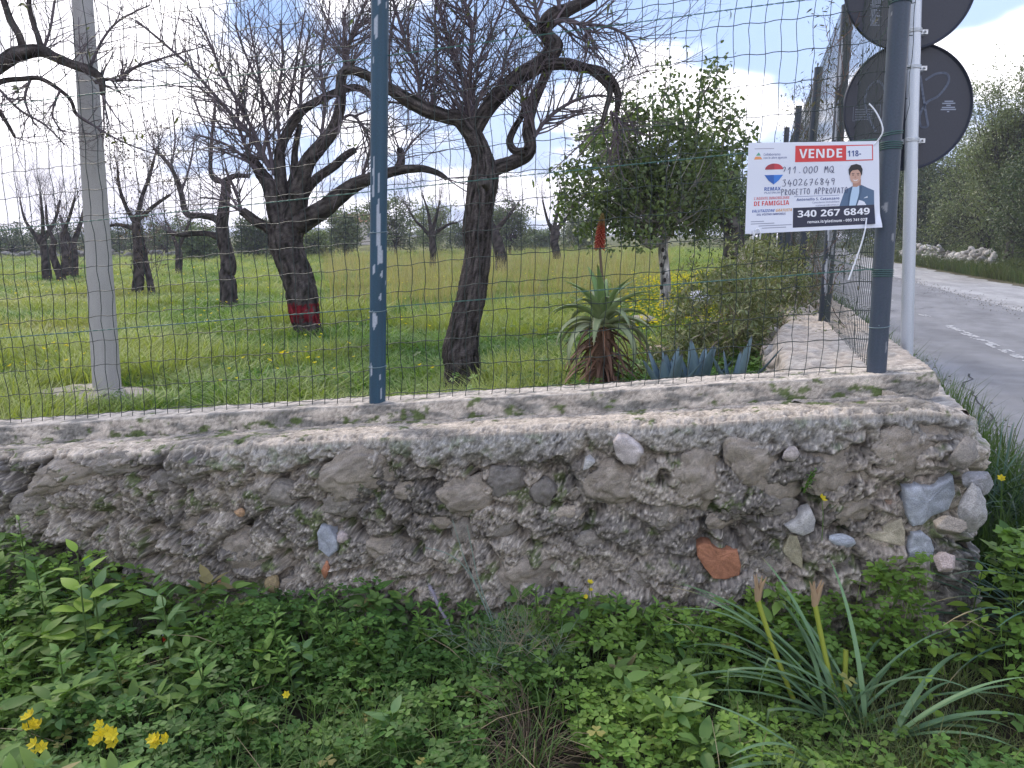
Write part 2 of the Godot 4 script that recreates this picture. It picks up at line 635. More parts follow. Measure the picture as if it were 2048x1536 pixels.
func make_front_wall() -> Node3D:
	var wall := thing("rubble_wall", "low grey rubble and mortar wall with pale cement ledge, running across the foreground", "wall", corner + Vector3(-1.5, 0, 0.2))
	var m := MB.new()
	var pos := PackedVector3Array()
	var cc := PackedColorArray()
	var du := 0.0052
	var cols := int(6.15 / du)
	var face := 165
	var top := 52
	var rows := face + top + 4
	pos.resize(rows * cols)
	cc.resize(rows * cols)
	var flats: Array[Vector4] = []      # where cut stones lie flush in the face: along, height, half width, half height
	for o in stone_outlines():
		var lo := Vector2(99, 99)
		var hi := Vector2(-99, -99)
		for j in range(0, o[6].size(), 2):
			var p := ray_front(o[0] + o[6][j] / o[2], o[1] + o[6][j + 1] / o[2], 0.285)
			var uv := Vector2(4.9 - (p - corner).dot(along_front), p.y)
			lo = lo.min(uv)
			hi = hi.max(uv)
		flats.append(Vector4((lo.x + hi.x) / 2, (lo.y + hi.y) / 2, (hi.x - lo.x) * 0.68, (hi.y - lo.y) * 0.68))
	var mossy := Color(0.085, 0.125, 0.03)
	for k in cols:
		var u := k * du
		var w: Array = wall_path(u)
		var foot: Vector3 = w[0]
		var n: Vector3 = w[1]
		var a: float = w[2]
		var ty := ledge_y(maxf(a, -0.2)) + 0.008 * n1.get_noise_1d(u * 9.0) - 0.12 * smoothstep(-0.05, -0.45, a)
		var edge := 0.0
		var round_here := smoothstep(-0.05, -0.35, a)
		for r in rows:
			var p: Vector3
			var c: Color
			if r < face:
				var f := r / float(face - 1)
				var y := lerpf(-0.12, ty - 0.03, f)
				# rubble under smeared mortar: rounded stones parted by cracks, then lumps, grit and holes
				var wx := u + 0.07 * n1.get_noise_2d(u * 22.0, y * 22.0)
				var wy := y + 0.05 * n1.get_noise_2d(u * 22.0 + 91.0, y * 22.0)
				var e := nc.get_noise_2d(wx * 5.0, wy * 7.2) + 1.0
				var e2 := nc.get_noise_2d(wx * 12.0 + 50.0, wy * 15.0) + 1.0
				var own := ncv.get_noise_2d(wx * 5.0, wy * 7.2)
				var pick := n1.get_noise_2d(u * 8.0 + 300.0, y * 9.0)
				var big := smoothstep(0.0, 0.26, e) * (0.72 + 0.28 * clampf(e * 1.3, 0.0, 1.0))
				var small := smoothstep(0.0, 0.4, e2)
				var g0 := ragged(wx * 90.0, wy * 90.0, 4.0)
				var g1 := ragged(wx * 290.0, wy * 300.0, 4.0)
				var g2 := ragged(u * 800.0, y * 950.0, 9.0)
				var ridge := 1.0 - absf(ragged(wx * 150.0, wy * 150.0, 20.0)) * 2.6
				var d := 0.046 * big + 0.016 * small * clampf(0.5 + pick * 2.0, 0.0, 1.0) + 0.016 * g0 + 0.016 * g1 + 0.0065 * g2 + 0.009 * ridge + 0.022 * pick + 0.011 * own * smoothstep(0.0, 0.2, e)
				var hole := n1.get_noise_2d(u * 36.0 + 700.0, y * 44.0)
				d -= 0.06 * smoothstep(0.26, 0.46, hole)
				d -= 0.022 * smoothstep(0.25, 0.5, n2.get_noise_2d(u * 95.0 + 50.0, y * 120.0))
				# gravelly concrete showing along the upper edge
				var grav := smoothstep(0.15, 0.03, ty - y + 0.05 * n1.get_noise_1d(u * 12.0 + 70.0)) * smoothstep(2.9, 1.9, a + 0.4 * n1.get_noise_1d(u * 7.0))
				if grav > 0.0:
					var peb := 1.0 - (nc2.get_noise_2d(u * 55.0, y * 55.0) + 1.0) * 1.25
					d = lerpf(d, 0.03 + 0.012 * clampf(peb, -1.0, 1.0) + 0.014 * g1 + 0.004 * g2, grav * 0.85)
				d *= lerpf(1.0, 0.45, smoothstep(ty - 0.05, ty, y))
				var batter := 0.055 * (1.0 - f) + 0.03 * sin(clampf(f, 0.0, 1.0) * PI) * round_here
				var off := d + batter - 0.03
				for sl in flats:
					if absf(u - sl.x) < sl.z and absf(y - sl.y) < sl.w:
						var e3 := pow((u - sl.x) / sl.z, 2.0) + pow((y - sl.y) / sl.w, 2.0)
						off = lerpf(minf(off, 0.016), off, smoothstep(0.75, 1.0, e3))
				edge = off
				p = foot + n * off
				p.y = y + 0.006 * g2
				var tone := 0.99 + 0.12 * own + 0.75 * g1 + 1.0 * g2 + 0.25 * n1.get_noise_2d(u * 14.0 + 30.0, y * 14.0)
				c = Color(0.325, 0.285, 0.238)
				var lichen := smoothstep(-0.02, 0.30, n2.get_noise_2d(u * 17.0 + 11.0, y * 20.0) + 0.10)
				c = c.lerp(Color(0.155, 0.142, 0.128), lichen * 0.75)
				c = c.lerp(Color(0.42, 0.36, 0.30), smoothstep(0.12, 0.45, n2.get_noise_2d(u * 11.0 + 60.0, y * 13.0)) * 0.7)
				var moss := smoothstep(0.22, 0.40, n2.get_noise_2d(u * 70.0 + 400.0, y * 80.0) * 0.9 + 0.22 * n1.get_noise_2d(u * 6.0, 50.0) - 0.02)
				c = c.lerp(mossy, moss * 0.75)
				var bit := n2.get_noise_2d(u * 620.0 + 90.0, y * 640.0)
				if bit > 0.30: c = c.lerp(Color(0.52, 0.47, 0.40), 0.75)
				elif bit < -0.30: c = c.lerp(Color(0.09, 0.085, 0.08), 0.6)
				if grav > 0.3:
					c = c.lerp(Color(0.36, 0.35, 0.32), 0.5 * grav)
				c = Color(c.r * tone, c.g * tone, c.b * tone)
			elif r < face + top:
				var f := (r - face) / float(top - 1)
				var inw: float = lerpf(0.0, w[3], f)
				var g1 := ragged(u * 150.0, inw * 190.0, 44.0)
				var g2 := ragged(u * 700.0, inw * 700.0, 45.0)
				p = foot - n * (inw + 0.002 - edge * (1.0 - smoothstep(0.0, 0.06, inw)))
				p.y = ty + 0.007 * g1 + 0.0045 * g2 - 0.017 * (1.0 - smoothstep(0.0, 0.045, inw + 0.012 * g1)) + 0.12 * smoothstep(-0.05, -0.45, a) * smoothstep(0.05, 0.3, inw)
				var tone := 0.97 + 0.7 * g1 + 0.9 * g2
				c = Color(0.53, 0.455, 0.37).lerp(Color(0.27, 0.245, 0.21), smoothstep(0.05, 0.4, n2.get_noise_2d(u * 12.0, inw * 30.0 + 90.0)))
				var moss := smoothstep(0.16, 0.34, n2.get_noise_2d(u * 75.0, inw * 95.0 + 15.0) - 1.2 * absf(inw - 0.19) + 0.3 * n1.get_noise_1d(u * 10.0))
				c = c.lerp(mossy, moss * 0.85)
				c = Color(c.r * tone, c.g * tone, c.b * tone)
			else:
				var f := (r - face - top + 1) / 4.0
				p = foot - n * (float(w[3]) + 0.006)
				p.y = lerpf(ty, 0.1, f)
				c = Color(0.3, 0.28, 0.25)
			pos[r * cols + k] = p
			cc[r * cols + k] = c
	grid(m, pos, rows, cols, false, cc)
	part("wall_body", m, M.mortar, wall)

	# the cast kerb that carries the fence
	var km := MB.new()
	var kp := PackedVector3Array()
	var kc := PackedColorArray()
	var prof := []
	for j in 18: prof.append([0.068, j / 17.0 * 0.093 - 0.02])
	for j in 14: prof.append([0.062 - j / 13.0 * 0.165, 0.074])
	for j in 4: prof.append([-0.105, 0.07 - j * 0.04])
	var kn := 760
	for pr in prof:
		for k in kn:
			var a := lerpf(4.9, -0.20, k / float(kn - 1))
			var endr := smoothstep(-0.20, -0.165, a)
			var g := ragged(a * 110.0, pr[1] * 160.0 + pr[0] * 200.0, 60.0)
			var g2 := ragged(a * 700.0, pr[1] * 700.0 + pr[0] * 800.0, 61.0)
			var q: float = pr[0] * lerpf(0.55, 1.0, endr) + (0.0045 * g + 0.003 * g2) * signf(pr[0]) + 0.006 * n1.get_noise_1d(a * 8.0 + 20.0)
			var y: float = ledge_y(a) + (pr[1] + (0.0035 * g + 0.003 * g2 + 0.006 * n1.get_noise_1d(a * 11.0)) * smoothstep(0.0, 0.05, pr[1])) * lerpf(0.6, 1.0, endr)
			var p := corner + along_front * a + out_front * q
			p.y = y
			kp.append(p)
			var tone := 0.97 + 0.6 * g + 0.8 * g2
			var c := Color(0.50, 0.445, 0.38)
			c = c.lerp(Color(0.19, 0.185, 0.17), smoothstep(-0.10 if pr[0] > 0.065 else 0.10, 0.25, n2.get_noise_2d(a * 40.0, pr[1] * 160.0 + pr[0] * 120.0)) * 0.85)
			var moss := smoothstep(0.12, 0.3, n2.get_noise_2d(a * 80.0 + 9.0, pr[1] * 110.0 + pr[0] * 80.0) + 0.3 * n1.get_noise_1d(a * 10.0 + 4.0) - 4.0 * maxf(0.0, pr[1] - 0.008))
			c = c.lerp(mossy, moss * 0.85)
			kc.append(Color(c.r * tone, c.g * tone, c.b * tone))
	grid(km, kp, prof.size(), kn, false, kc)
	# end of the kerb
	var last := PackedVector3Array()
	for r in prof.size(): last.append(kp[r * kn + kn - 1])
	var mid := Vector3.ZERO
	for p in last: mid += p / last.size()
	for r in last.size() - 1:
		tri(km, mid, last[r + 1], last[r], Color(0.40, 0.36, 0.31))
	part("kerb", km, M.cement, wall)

	# stones that show in the face: [px, py, width, height, kind]
	var tan_c := Color(0.315, 0.272, 0.222)
	var grey_c := Color(0.27, 0.242, 0.208)
	var dark_c := Color(0.21, 0.19, 0.168)
	var blue_c := Color(0.43, 0.45, 0.49)
	var brick_c := Color(0.44, 0.20, 0.115)
	var st := [
		
		
		[1680, 1076, 58, 28, blue_c, 0.5, ""],
		[656, 1133, 18, 40, brick_c, 0.8, ""], [446, 1166, 18, 30, brick_c, 0.8, ""], [688, 1070, 26, 28, Color(0.5, 0.42, 0.4), 0.5, ""],
		[1130, 1035, 72, 42, Color(0.42, 0.36, 0.29), 0.3, ""], [484, 1021, 26, 18, Color(0.42, 0.27, 0.16), 0.7, ""], [548, 1165, 28, 44, Color(0.36, 0.28, 0.16), 0.5, ""], [462, 1050, 40, 38, tan_c, 0.4, ""],
		[725, 948, 210, 110, tan_c, 0.25, ""], [1405, 962, 118, 118, tan_c, 0.2, ""], [1228, 972, 128, 100, tan_c, 0.3, ""], [1520, 935, 150, 120, tan_c, 0.3, ""], [1672, 945, 128, 120, tan_c, 0.3, ""],
		[1825, 905, 165, 110, tan_c, 0.2, ""], [1330, 1035, 70, 70, grey_c, 0.2, ""], [1560, 975, 90, 80, tan_c, 0.3, ""], [1555, 1010, 110, 54, grey_c, 0.3, ""], [320, 968, 60, 48, dark_c, 0.2, ""], [372, 948, 78, 44, dark_c, 0.2, ""],
		[150, 950, 190, 70, tan_c, 0.3, ""], [556, 992, 90, 66, grey_c, 0.3, ""], [940, 1000, 120, 90, tan_c, 0.3, ""], [1060, 1150, 150, 110, tan_c, 0.25, ""], [500, 1110, 130, 100, tan_c, 0.3, ""],
		[380, 1050, 50, 36, tan_c, 0.3, ""], [150, 1065, 90, 34, tan_c, 0.3, ""], [1010, 965, 80, 70, dark_c, 0.3, ""], [880, 1045, 46, 40, tan_c, 0.3, ""], [925, 1065, 60, 56, grey_c, 0.3, ""],
		[1440, 1045, 70, 36, tan_c, 0.3, ""], [1480, 1020, 66, 50, grey_c, 0.3, ""], [1700, 1010, 110, 90, tan_c, 0.3, ""], [1785, 1005, 40, 44, Color(0.3, 0.22, 0.17), 0.4, ""], [1640, 1120, 54, 32, grey_c, 0.4, ""],
		[1300, 1155, 90, 60, grey_c, 0.3, ""], [1380, 1150, 60, 50, grey_c, 0.3, ""], [1530, 1130, 70, 60, grey_c, 0.3, ""], [1690, 1125, 90, 40, dark_c, 0.4, ""], [780, 1100, 110, 60, tan_c, 0.3, ""], [690, 1010, 100, 50, grey_c, 0.3, ""],
		[60, 1010, 110, 50, grey_c, 0.3, ""], [240, 930, 110, 50, grey_c, 0.3, ""], [600, 1180, 90, 60, tan_c, 0.3, ""], [470, 1205, 90, 50, tan_c, 0.3, ""], [1180, 1085, 60, 40, grey_c, 0.3, ""],
		[1000, 1060, 70, 50, grey_c, 0.3, ""], [1085, 985, 60, 60, dark_c, 0.3, ""], [815, 985, 60, 44, tan_c, 0.3, ""], [1745, 955, 60, 70, tan_c, 0.3, ""], [1580, 905, 44, 34, Color(0.46, 0.4, 0.36), 0.5, ""],
	]
	var sd := 1.0
	for s in st:
		var p := ray_front(s[0], s[1], 0.285)
		var d := proj(p).z
		var sz := Vector3(s[2] / F * d * 0.5, s[3] / F * d * 0.5, 0.0)
		var proud := 0.018 if s[5] > 0.45 or s[6] != "" else (-0.016 if s[2] > 75 else -0.024)
		sz.z = clampf(minf(sz.x, sz.y) * 0.75, 0.018, 0.06)
		var fine: bool = s[5] < 0.45
		var o := part("stone", blob(sz * 1.05, sd, 0.24 if fine else 0.10, clampi(int(sz.x * 420.0), 20, 44), clampi(int(sz.x * 700.0), 30, 76), s[4], s[5]), M.rock, wall, p + out_front * (proud - sz.z * 0.55 + 0.012))
		o.rotation = Vector3(0, 0.14, sin(sd * 5.1) * 0.25)
		if s[6]:
			o.set_meta("label", s[6])
		sd += 1.0
	for s in stone_outlines():
		part("stone", slab(s, sd), M.rock, wall).set_meta("label", s[5])
		sd += 1.0
	# loose rocks at the rounded end
	for s in [[1962, 962, 66, 58, Color(0.30, 0.295, 0.30), 2.40], [1940, 1015, 56, 100, Color(0.36, 0.345, 0.325), 2.36], [1900, 1050, 60, 50, tan_c, 2.30], [1890, 1125, 50, 40, Color(0.4, 0.33, 0.3), 2.28], [1930, 905, 60, 70, grey_c, 2.42]]:
		var d: float = s[5]
		var sz := Vector3(s[2] / F * d * 0.5, s[3] / F * d * 0.5, s[2] / F * d * 0.5)
		part("stone", blob(sz, sd, 0.16, 26, 36, s[4], 0.95), M.rock, wall, at(s[0], s[1], d))
		sd += 1.0
	return wall

func stone_outlines() -> Array:
	# stones whose cut outline shows: outline traced on an enlargement, [origin x, origin y, enlargement, colour, bulge, label, outline]
	return [
		[1100.0, 780.0, 3.413, Color(0.40, 0.185, 0.11), 0.006, "terracotta brick fragment", [1000, 1065, 1040, 1035, 1090, 1040, 1110, 1065, 1180, 1080, 1275, 1085, 1300, 1190, 1290, 1255, 1200, 1280, 1110, 1275, 1050, 1200, 1005, 1130]],
		[1100.0, 780.0, 3.413, Color(0.40, 0.36, 0.25), 0.004, "yellowish upright slab", [1585, 1080, 1625, 985, 1680, 985, 1715, 1080, 1720, 1215, 1640, 1160, 1590, 1100]],
		[1500.0, 780.0, 3.737, Color(0.50, 0.44, 0.33), 0.005, "cream wedge of stone", [855, 1065, 985, 1050, 990, 1010, 1070, 965, 1125, 950, 1150, 1060, 1150, 1165, 1040, 1135, 900, 1100]],
		[1500.0, 780.0, 3.737, Color(0.43, 0.45, 0.49), 0.016, "large bluish white angular stone", [1145, 720, 1250, 700, 1340, 715, 1440, 660, 1500, 625, 1525, 760, 1470, 880, 1340, 930, 1270, 1000, 1200, 1005, 1160, 930, 1140, 820]],
		[1500.0, 780.0, 3.737, Color(0.43, 0.45, 0.49), 0.014, "white stone under the cream wedge", [1170, 1150, 1200, 1060, 1270, 1045, 1340, 1100, 1365, 1170, 1350, 1230, 1165, 1235]],
		[1500.0, 780.0, 3.737, Color(0.52, 0.50, 0.48), 0.016, "white rounded stone under an overhang", [250, 1000, 330, 960, 400, 890, 450, 880, 485, 960, 470, 1040, 390, 1075, 300, 1050]],
		[1100.0, 780.0, 3.413, Color(0.54, 0.48, 0.45), 0.020, "pinkish white stone near the ledge", [430, 350, 470, 300, 530, 310, 610, 370, 640, 420, 580, 500, 500, 500, 450, 440]],
		[1100.0, 780.0, 3.413, Color(0.52, 0.50, 0.48), 0.010, "small white chip", [225, 540, 240, 470, 270, 450, 310, 485, 260, 535]],
		[600.0, 780.0, 2.926, Color(0.40, 0.42, 0.46), 0.014, "pale blue grey stone", [110, 830, 130, 780, 180, 790, 230, 870, 230, 930, 180, 970, 120, 920]],
	]

func slab(s: Array, sd: float) -> MB:
	var raw: Array = s[6]
	var n := raw.size() / 2
	var rim := PackedVector3Array()
	for k in n:
		var a := ray_front(s[0] + raw[k * 2] / s[2], s[1] + raw[k * 2 + 1] / s[2], 0.285)
		var j := (k + 1) % n
		var b := ray_front(s[0] + raw[j * 2] / s[2], s[1] + raw[j * 2 + 1] / s[2], 0.285)
		for e in 6: rim.append(a.lerp(b, e / 6.0))
	var c := Vector3.ZERO
	for p in rim: c += p / rim.size()
	var m := MB.new()
	var pos := PackedVector3Array()
	var cc := PackedColorArray()
	var col: Color = s[3]
	for ring in [[1.04, -0.05], [1.0, 0.0], [0.97, 0.45], [0.90, 0.72], [0.75, 0.85], [0.55, 0.93], [0.3, 0.98], [0.01, 1.0]]:
		for k in rim.size():
			var p: Vector3 = c + (rim[rim.size() - 1 - k] - c) * float(ring[0])
			var nz := n2.get_noise_3d(p.x * 300.0, p.y * 300.0, sd * 10.0)
			var lift: float = 0.012 + s[4] * ring[1] if ring[1] >= 0.0 else -0.04
			p += out_front * (lift + 0.004 * nz + 0.006 * n1.get_noise_3d(p.x * 130.0, p.y * 130.0, sd)) + Vector3(0, 0.004 * nz, 0)
			pos.append(p)
			var tone := 1.0 + 0.45 * n2.get_noise_3d(p.x * 420.0, p.y * 420.0, sd) + 0.35 * n2.get_noise_3d(p.x * 110.0, p.y * 110.0, sd)
			cc.append(Color(col.r * tone, col.g * tone, col.b * tone))
	grid(m, pos, 8, rim.size(), true, cc)
	return m

func make_side_wall() -> void:
	var wall := thing("side_wall", "pale cement topped wall running away beside the road from the corner", "wall", corner + along_side * 3.0)
	var m := MB.new()
	var pos := PackedVector3Array()
	var cc := PackedColorArray()
	var ts := PackedFloat32Array()
	var t := 2.80
	while t < 48.0:
		ts.append(t)
		t += 0.012 + maxf(0.0, t - 4.0) * 0.012
	var prof := []
	for j in 34: prof.append([0.15 - 0.05 * (1.0 - j / 33.0), 0.30 + 0.69 * j / 33.0, 0])
	for j in 40: prof.append([0.17 + 0.54 * j / 39.0, 1.0, 1])
	for j in 12: prof.append([0.715, 0.98 - 0.065 * j, 0])
	for pr in prof:
		for tt in ts:
			var far := smoothstep(5.0, 8.0, tt)
			var g := ragged(tt * 110.0, pr[0] * 150.0 + pr[1] * 150.0, 70.0)
			var g2 := ragged(tt * 500.0, pr[0] * 560.0 + pr[1] * 560.0, 71.0)
			var e := nc.get_noise_2d(tt * 6.0, (pr[0] + pr[1]) * 9.0) + 1.0
			var lump := 0.05 * smoothstep(0.0, 0.5, e) + 0.03 * g
			var s: float = pr[0]
			var y: float = pr[1]
			if pr[2] == 0:
				s += (lump + 0.012 * g2) * (-1.0 if s < 0.4 else 1.0) * smoothstep(1.0, 0.9, y) + 0.03 * n1.get_noise_1d(tt * 8.0)
				if s < 0.4:
					s += 0.10 * smoothstep(4.0, 5.4, tt)
			else:
				y += 0.014 * g + 0.006 * g2 + far * (0.10 * n1.get_noise_2d(tt * 9.0, s * 20.0) + lump - 0.02)
				s += 0.03 * n1.get_noise_1d(tt * 8.0) * (1.0 - (s - 0.15)) + (0.10 * smoothstep(4.0, 5.4, tt) * smoothstep(0.5, 0.17, s))
			y += 0.05 * smoothstep(8.0, 20.0, tt)
			if y > 0.9:
				y -= 0.055 * smoothstep(3.4, 3.05, tt)
			var p := along_side * tt + out_side * s
			p.y = y
			pos.append(p)
			var tone := 0.97 + 0.6 * g + 0.7 * g2
			var c := Color(0.46, 0.395, 0.325)
			c = c.lerp(Color(0.36, 0.34, 0.31), smoothstep(0.05, 0.4, n2.get_noise_2d(tt * 9.0, s * 20.0)) * 0.7)
			cc.append(Color(c.r * tone, c.g * tone, c.b * tone))
	grid(m, pos, prof.size(), ts.size(), false, cc)
	# the profile runs from the inner foot over the top, with t as columns: turn the faces outward
	for k in m.n.size(): m.n[k] = -m.n[k]
	for k in range(0, m.i.size(), 3):
		var sw := m.i[k + 1]
		m.i[k + 1] = m.i[k + 2]
		m.i[k + 2] = sw
	part("wall_body", m, M.cement, wall)
	# rubble showing on the inner side and heaped along the top farther off
	var rng := RandomNumberGenerator.new()
	rng.seed = 9
	var meshes := []
	for k in 5:
		meshes.append(blob(Vector3(1.0, 0.75, 0.85), 60.0 + k, 0.15, 16, 22, [Color(0.5, 0.44, 0.39), Color(0.40, 0.37, 0.34), Color(0.55, 0.47, 0.40), Color(0.46, 0.38, 0.33), Color(0.5, 0.48, 0.46)][k], 0.6))
	for k in 70:
		var tt := 3.25 + k * 0.16 + rng.randf_range(-0.05, 0.05)
		var inner := rng.randf() < 0.72
		var p := along_side * tt + out_side * (rng.randf_range(0.06, 0.16) + 0.1 * smoothstep(4.0, 5.4, tt) if inner else rng.randf_range(0.25, 0.6))
		p.y = rng.randf_range(0.62, 0.93) if inner else 1.0 + 0.03 * smoothstep(5.0, 8.0, tt)
		if not inner and tt < 6.5:
			continue
		var sc := rng.randf_range(0.05, 0.10) * (1.0 + smoothstep(6.0, 10.0, tt) * 0.8)
		var o := part("stone", meshes[k % 5], M.rock, wall, p)
		o.rotation = Vector3(rng.randf() * 6.0, rng.randf() * 6.0, rng.randf() * 6.0)
		o.scale = Vector3.ONE * sc

# ---------- posts, fences, signs ----------
func painted_post(foot: Vector3, head: Vector3, r: float, col: Color, bare: Color, chips: Array, wear: float, sd: float, sides := 40, rows := 320) -> MB:
	# a steel tube whose paint has come off in flakes; chips: [height in metres, angle to the viewer, half height, half width]
	var m := MB.new()
	var pos := PackedVector3Array()
	var cc := PackedColorArray()
	var tg := (head - foot).normalized()
	var A := tg.cross(Vector3(0, 0, 1)).normalized()
	var B := tg.cross(A)
	var L := foot.distance_to(head)
	for k in rows:
		var f := k / float(rows - 1)
		for s in sides:
			var th := TAU * s / sides
			pos.append(foot.lerp(head, f) + (A * cos(th) + B * sin(th)) * r)
			var h := f * L
			var tone := 1.0 + 0.30 * n2.get_noise_3d(cos(th) * 9.0 + sd, sin(th) * 9.0, h * 14.0)
			var c := Color(col.r * tone, col.g * tone, col.b * tone)
			var nz := n2.get_noise_3d(cos(th) * 16.0 + sd * 3.0, sin(th) * 16.0, h * 55.0)
			var off := nz > wear
			for ch in chips:
				var dth := wrapf(th + PI / 2.0 - ch[1], -PI, PI)
				if pow((h - ch[0]) / ch[2], 2.0) + pow(dth / ch[3], 2.0) < 1.0 + nz * 1.8:
					off = true
			cc.append(bare if off else c)
	grid(m, pos, rows, sides, true, cc)
	tube(m, PackedVector3Array([head - tg * 0.012, head, head + tg * 0.004]), PackedFloat32Array([r * 1.04, r * 1.04, r * 0.5]), 24, col, true)
	return m

func wire_bond(m: MB, c: Vector3, axis: Vector3, r: float, turns: int, col: Color, sd: int) -> void:
	var rng := RandomNumberGenerator.new()
	rng.seed = sd
	var pts := PackedVector3Array()
	var rad := PackedFloat32Array()
	var A := axis.cross(Vector3(0, 0, 1)).normalized()
	var B := axis.cross(A)
	var n := turns * 16
	for k in n + 1:
		var th := TAU * k / 16.0
		pts.append(c + (A * cos(th) + B * sin(th)) * (r + 0.002 + 0.001 * sin(k * 0.7)) + axis * ((k / float(n) - 0.5) * 0.007 * turns + 0.003 * sin(th + turns)))
		rad.append(0.0015)
	tube(m, pts, rad, 5, col, true)
	tube(m, PackedVector3Array([pts[n], pts[n] + Vector3(-0.03, 0.012, 0.012), pts[n] + Vector3(-0.05, 0.0, 0.03), pts[n] + Vector3(-0.035, -0.015, 0.02)]), PackedFloat32Array([0.0015, 0.0015, 0.0015, 0.0012]), 5, col, true)

func mesh_panel(m: MB, a0: float, a1: float, h: float, place: Callable, col: Color, sd: float, sides := 4) -> void:
	# crimped 50 x 100 mm wire mesh; place(along, height, outward) gives the point
	var rng := RandomNumberGenerator.new()
	rng.seed = int(sd)
	var a := a0
	while a < a1:
		var pts := PackedVector3Array()
		var rad := PackedFloat32Array()
		var y := 0.0
		var k := 0
		while y <= h:
			var wob := 0.010 * n1.get_noise_2d(a * 9.0 + sd, y * 9.0)
			for half in 2:
				var yy := y + half * 0.05
				var kink := (0.0035 if k % 2 == 0 else -0.0035) if half == 0 else 0.0
				pts.append(place.call(a + wob + kink + 0.0025 * rng.randf_range(-1, 1), yy, 0.006 * n1.get_noise_2d(a * 5.0, yy * 5.0 + sd) + (0.002 if half == 0 else 0.0)))
				rad.append(0.00145)
			y += 0.1
			k += 1
		tube(m, pts, rad, sides, col)
		a += 0.052
	var y := 0.02
	while y < h:
		var pts := PackedVector3Array()
		var rad := PackedFloat32Array()
		a = a0
		var k := 0
		while a <= a1:
			pts.append(place.call(a, y + 0.010 * n1.get_noise_2d(a * 9.0 + sd, y * 9.0 + 30.0) + (0.002 if k % 4 < 2 else -0.002), 0.006 * n1.get_noise_2d(a * 5.0, y * 5.0 + sd) - 0.0015))
			rad.append(0.00145)
			a += 0.026
			k += 1
		tube(m, pts, rad, sides, col)
		y += 0.1

func strand(m: MB, place: Callable, a0: float, a1: float, y: float, col: Color) -> void:   # two wires twisted into a tension line
	for w in 2:
		var pts := PackedVector3Array()
		var rad := PackedFloat32Array()
		var n := int(absf(a1 - a0) / 0.012)
		for k in n + 1:
			var a := lerpf(a0, a1, k / float(n))
			var th := a * 95.0 + w * PI
			pts.append(place.call(a, y + 0.0016 * sin(th) + 0.004 * n1.get_noise_1d(a * 6.0 + y * 50.0), 0.006 + 0.0016 * cos(th)))
			rad.append(0.0013)
		tube(m, pts, rad, 4, col)

func a_for_px(px: float, h: float) -> float:
	var lo := -1.0
	var hi := 5.0
	for k in 40:
		var mid := (lo + hi) / 2.0
		var p := corner + along_front * mid
		p.y = ledge_y(mid) + h
		if proj(p).x > px: lo = mid
		else: hi = mid
	return lo

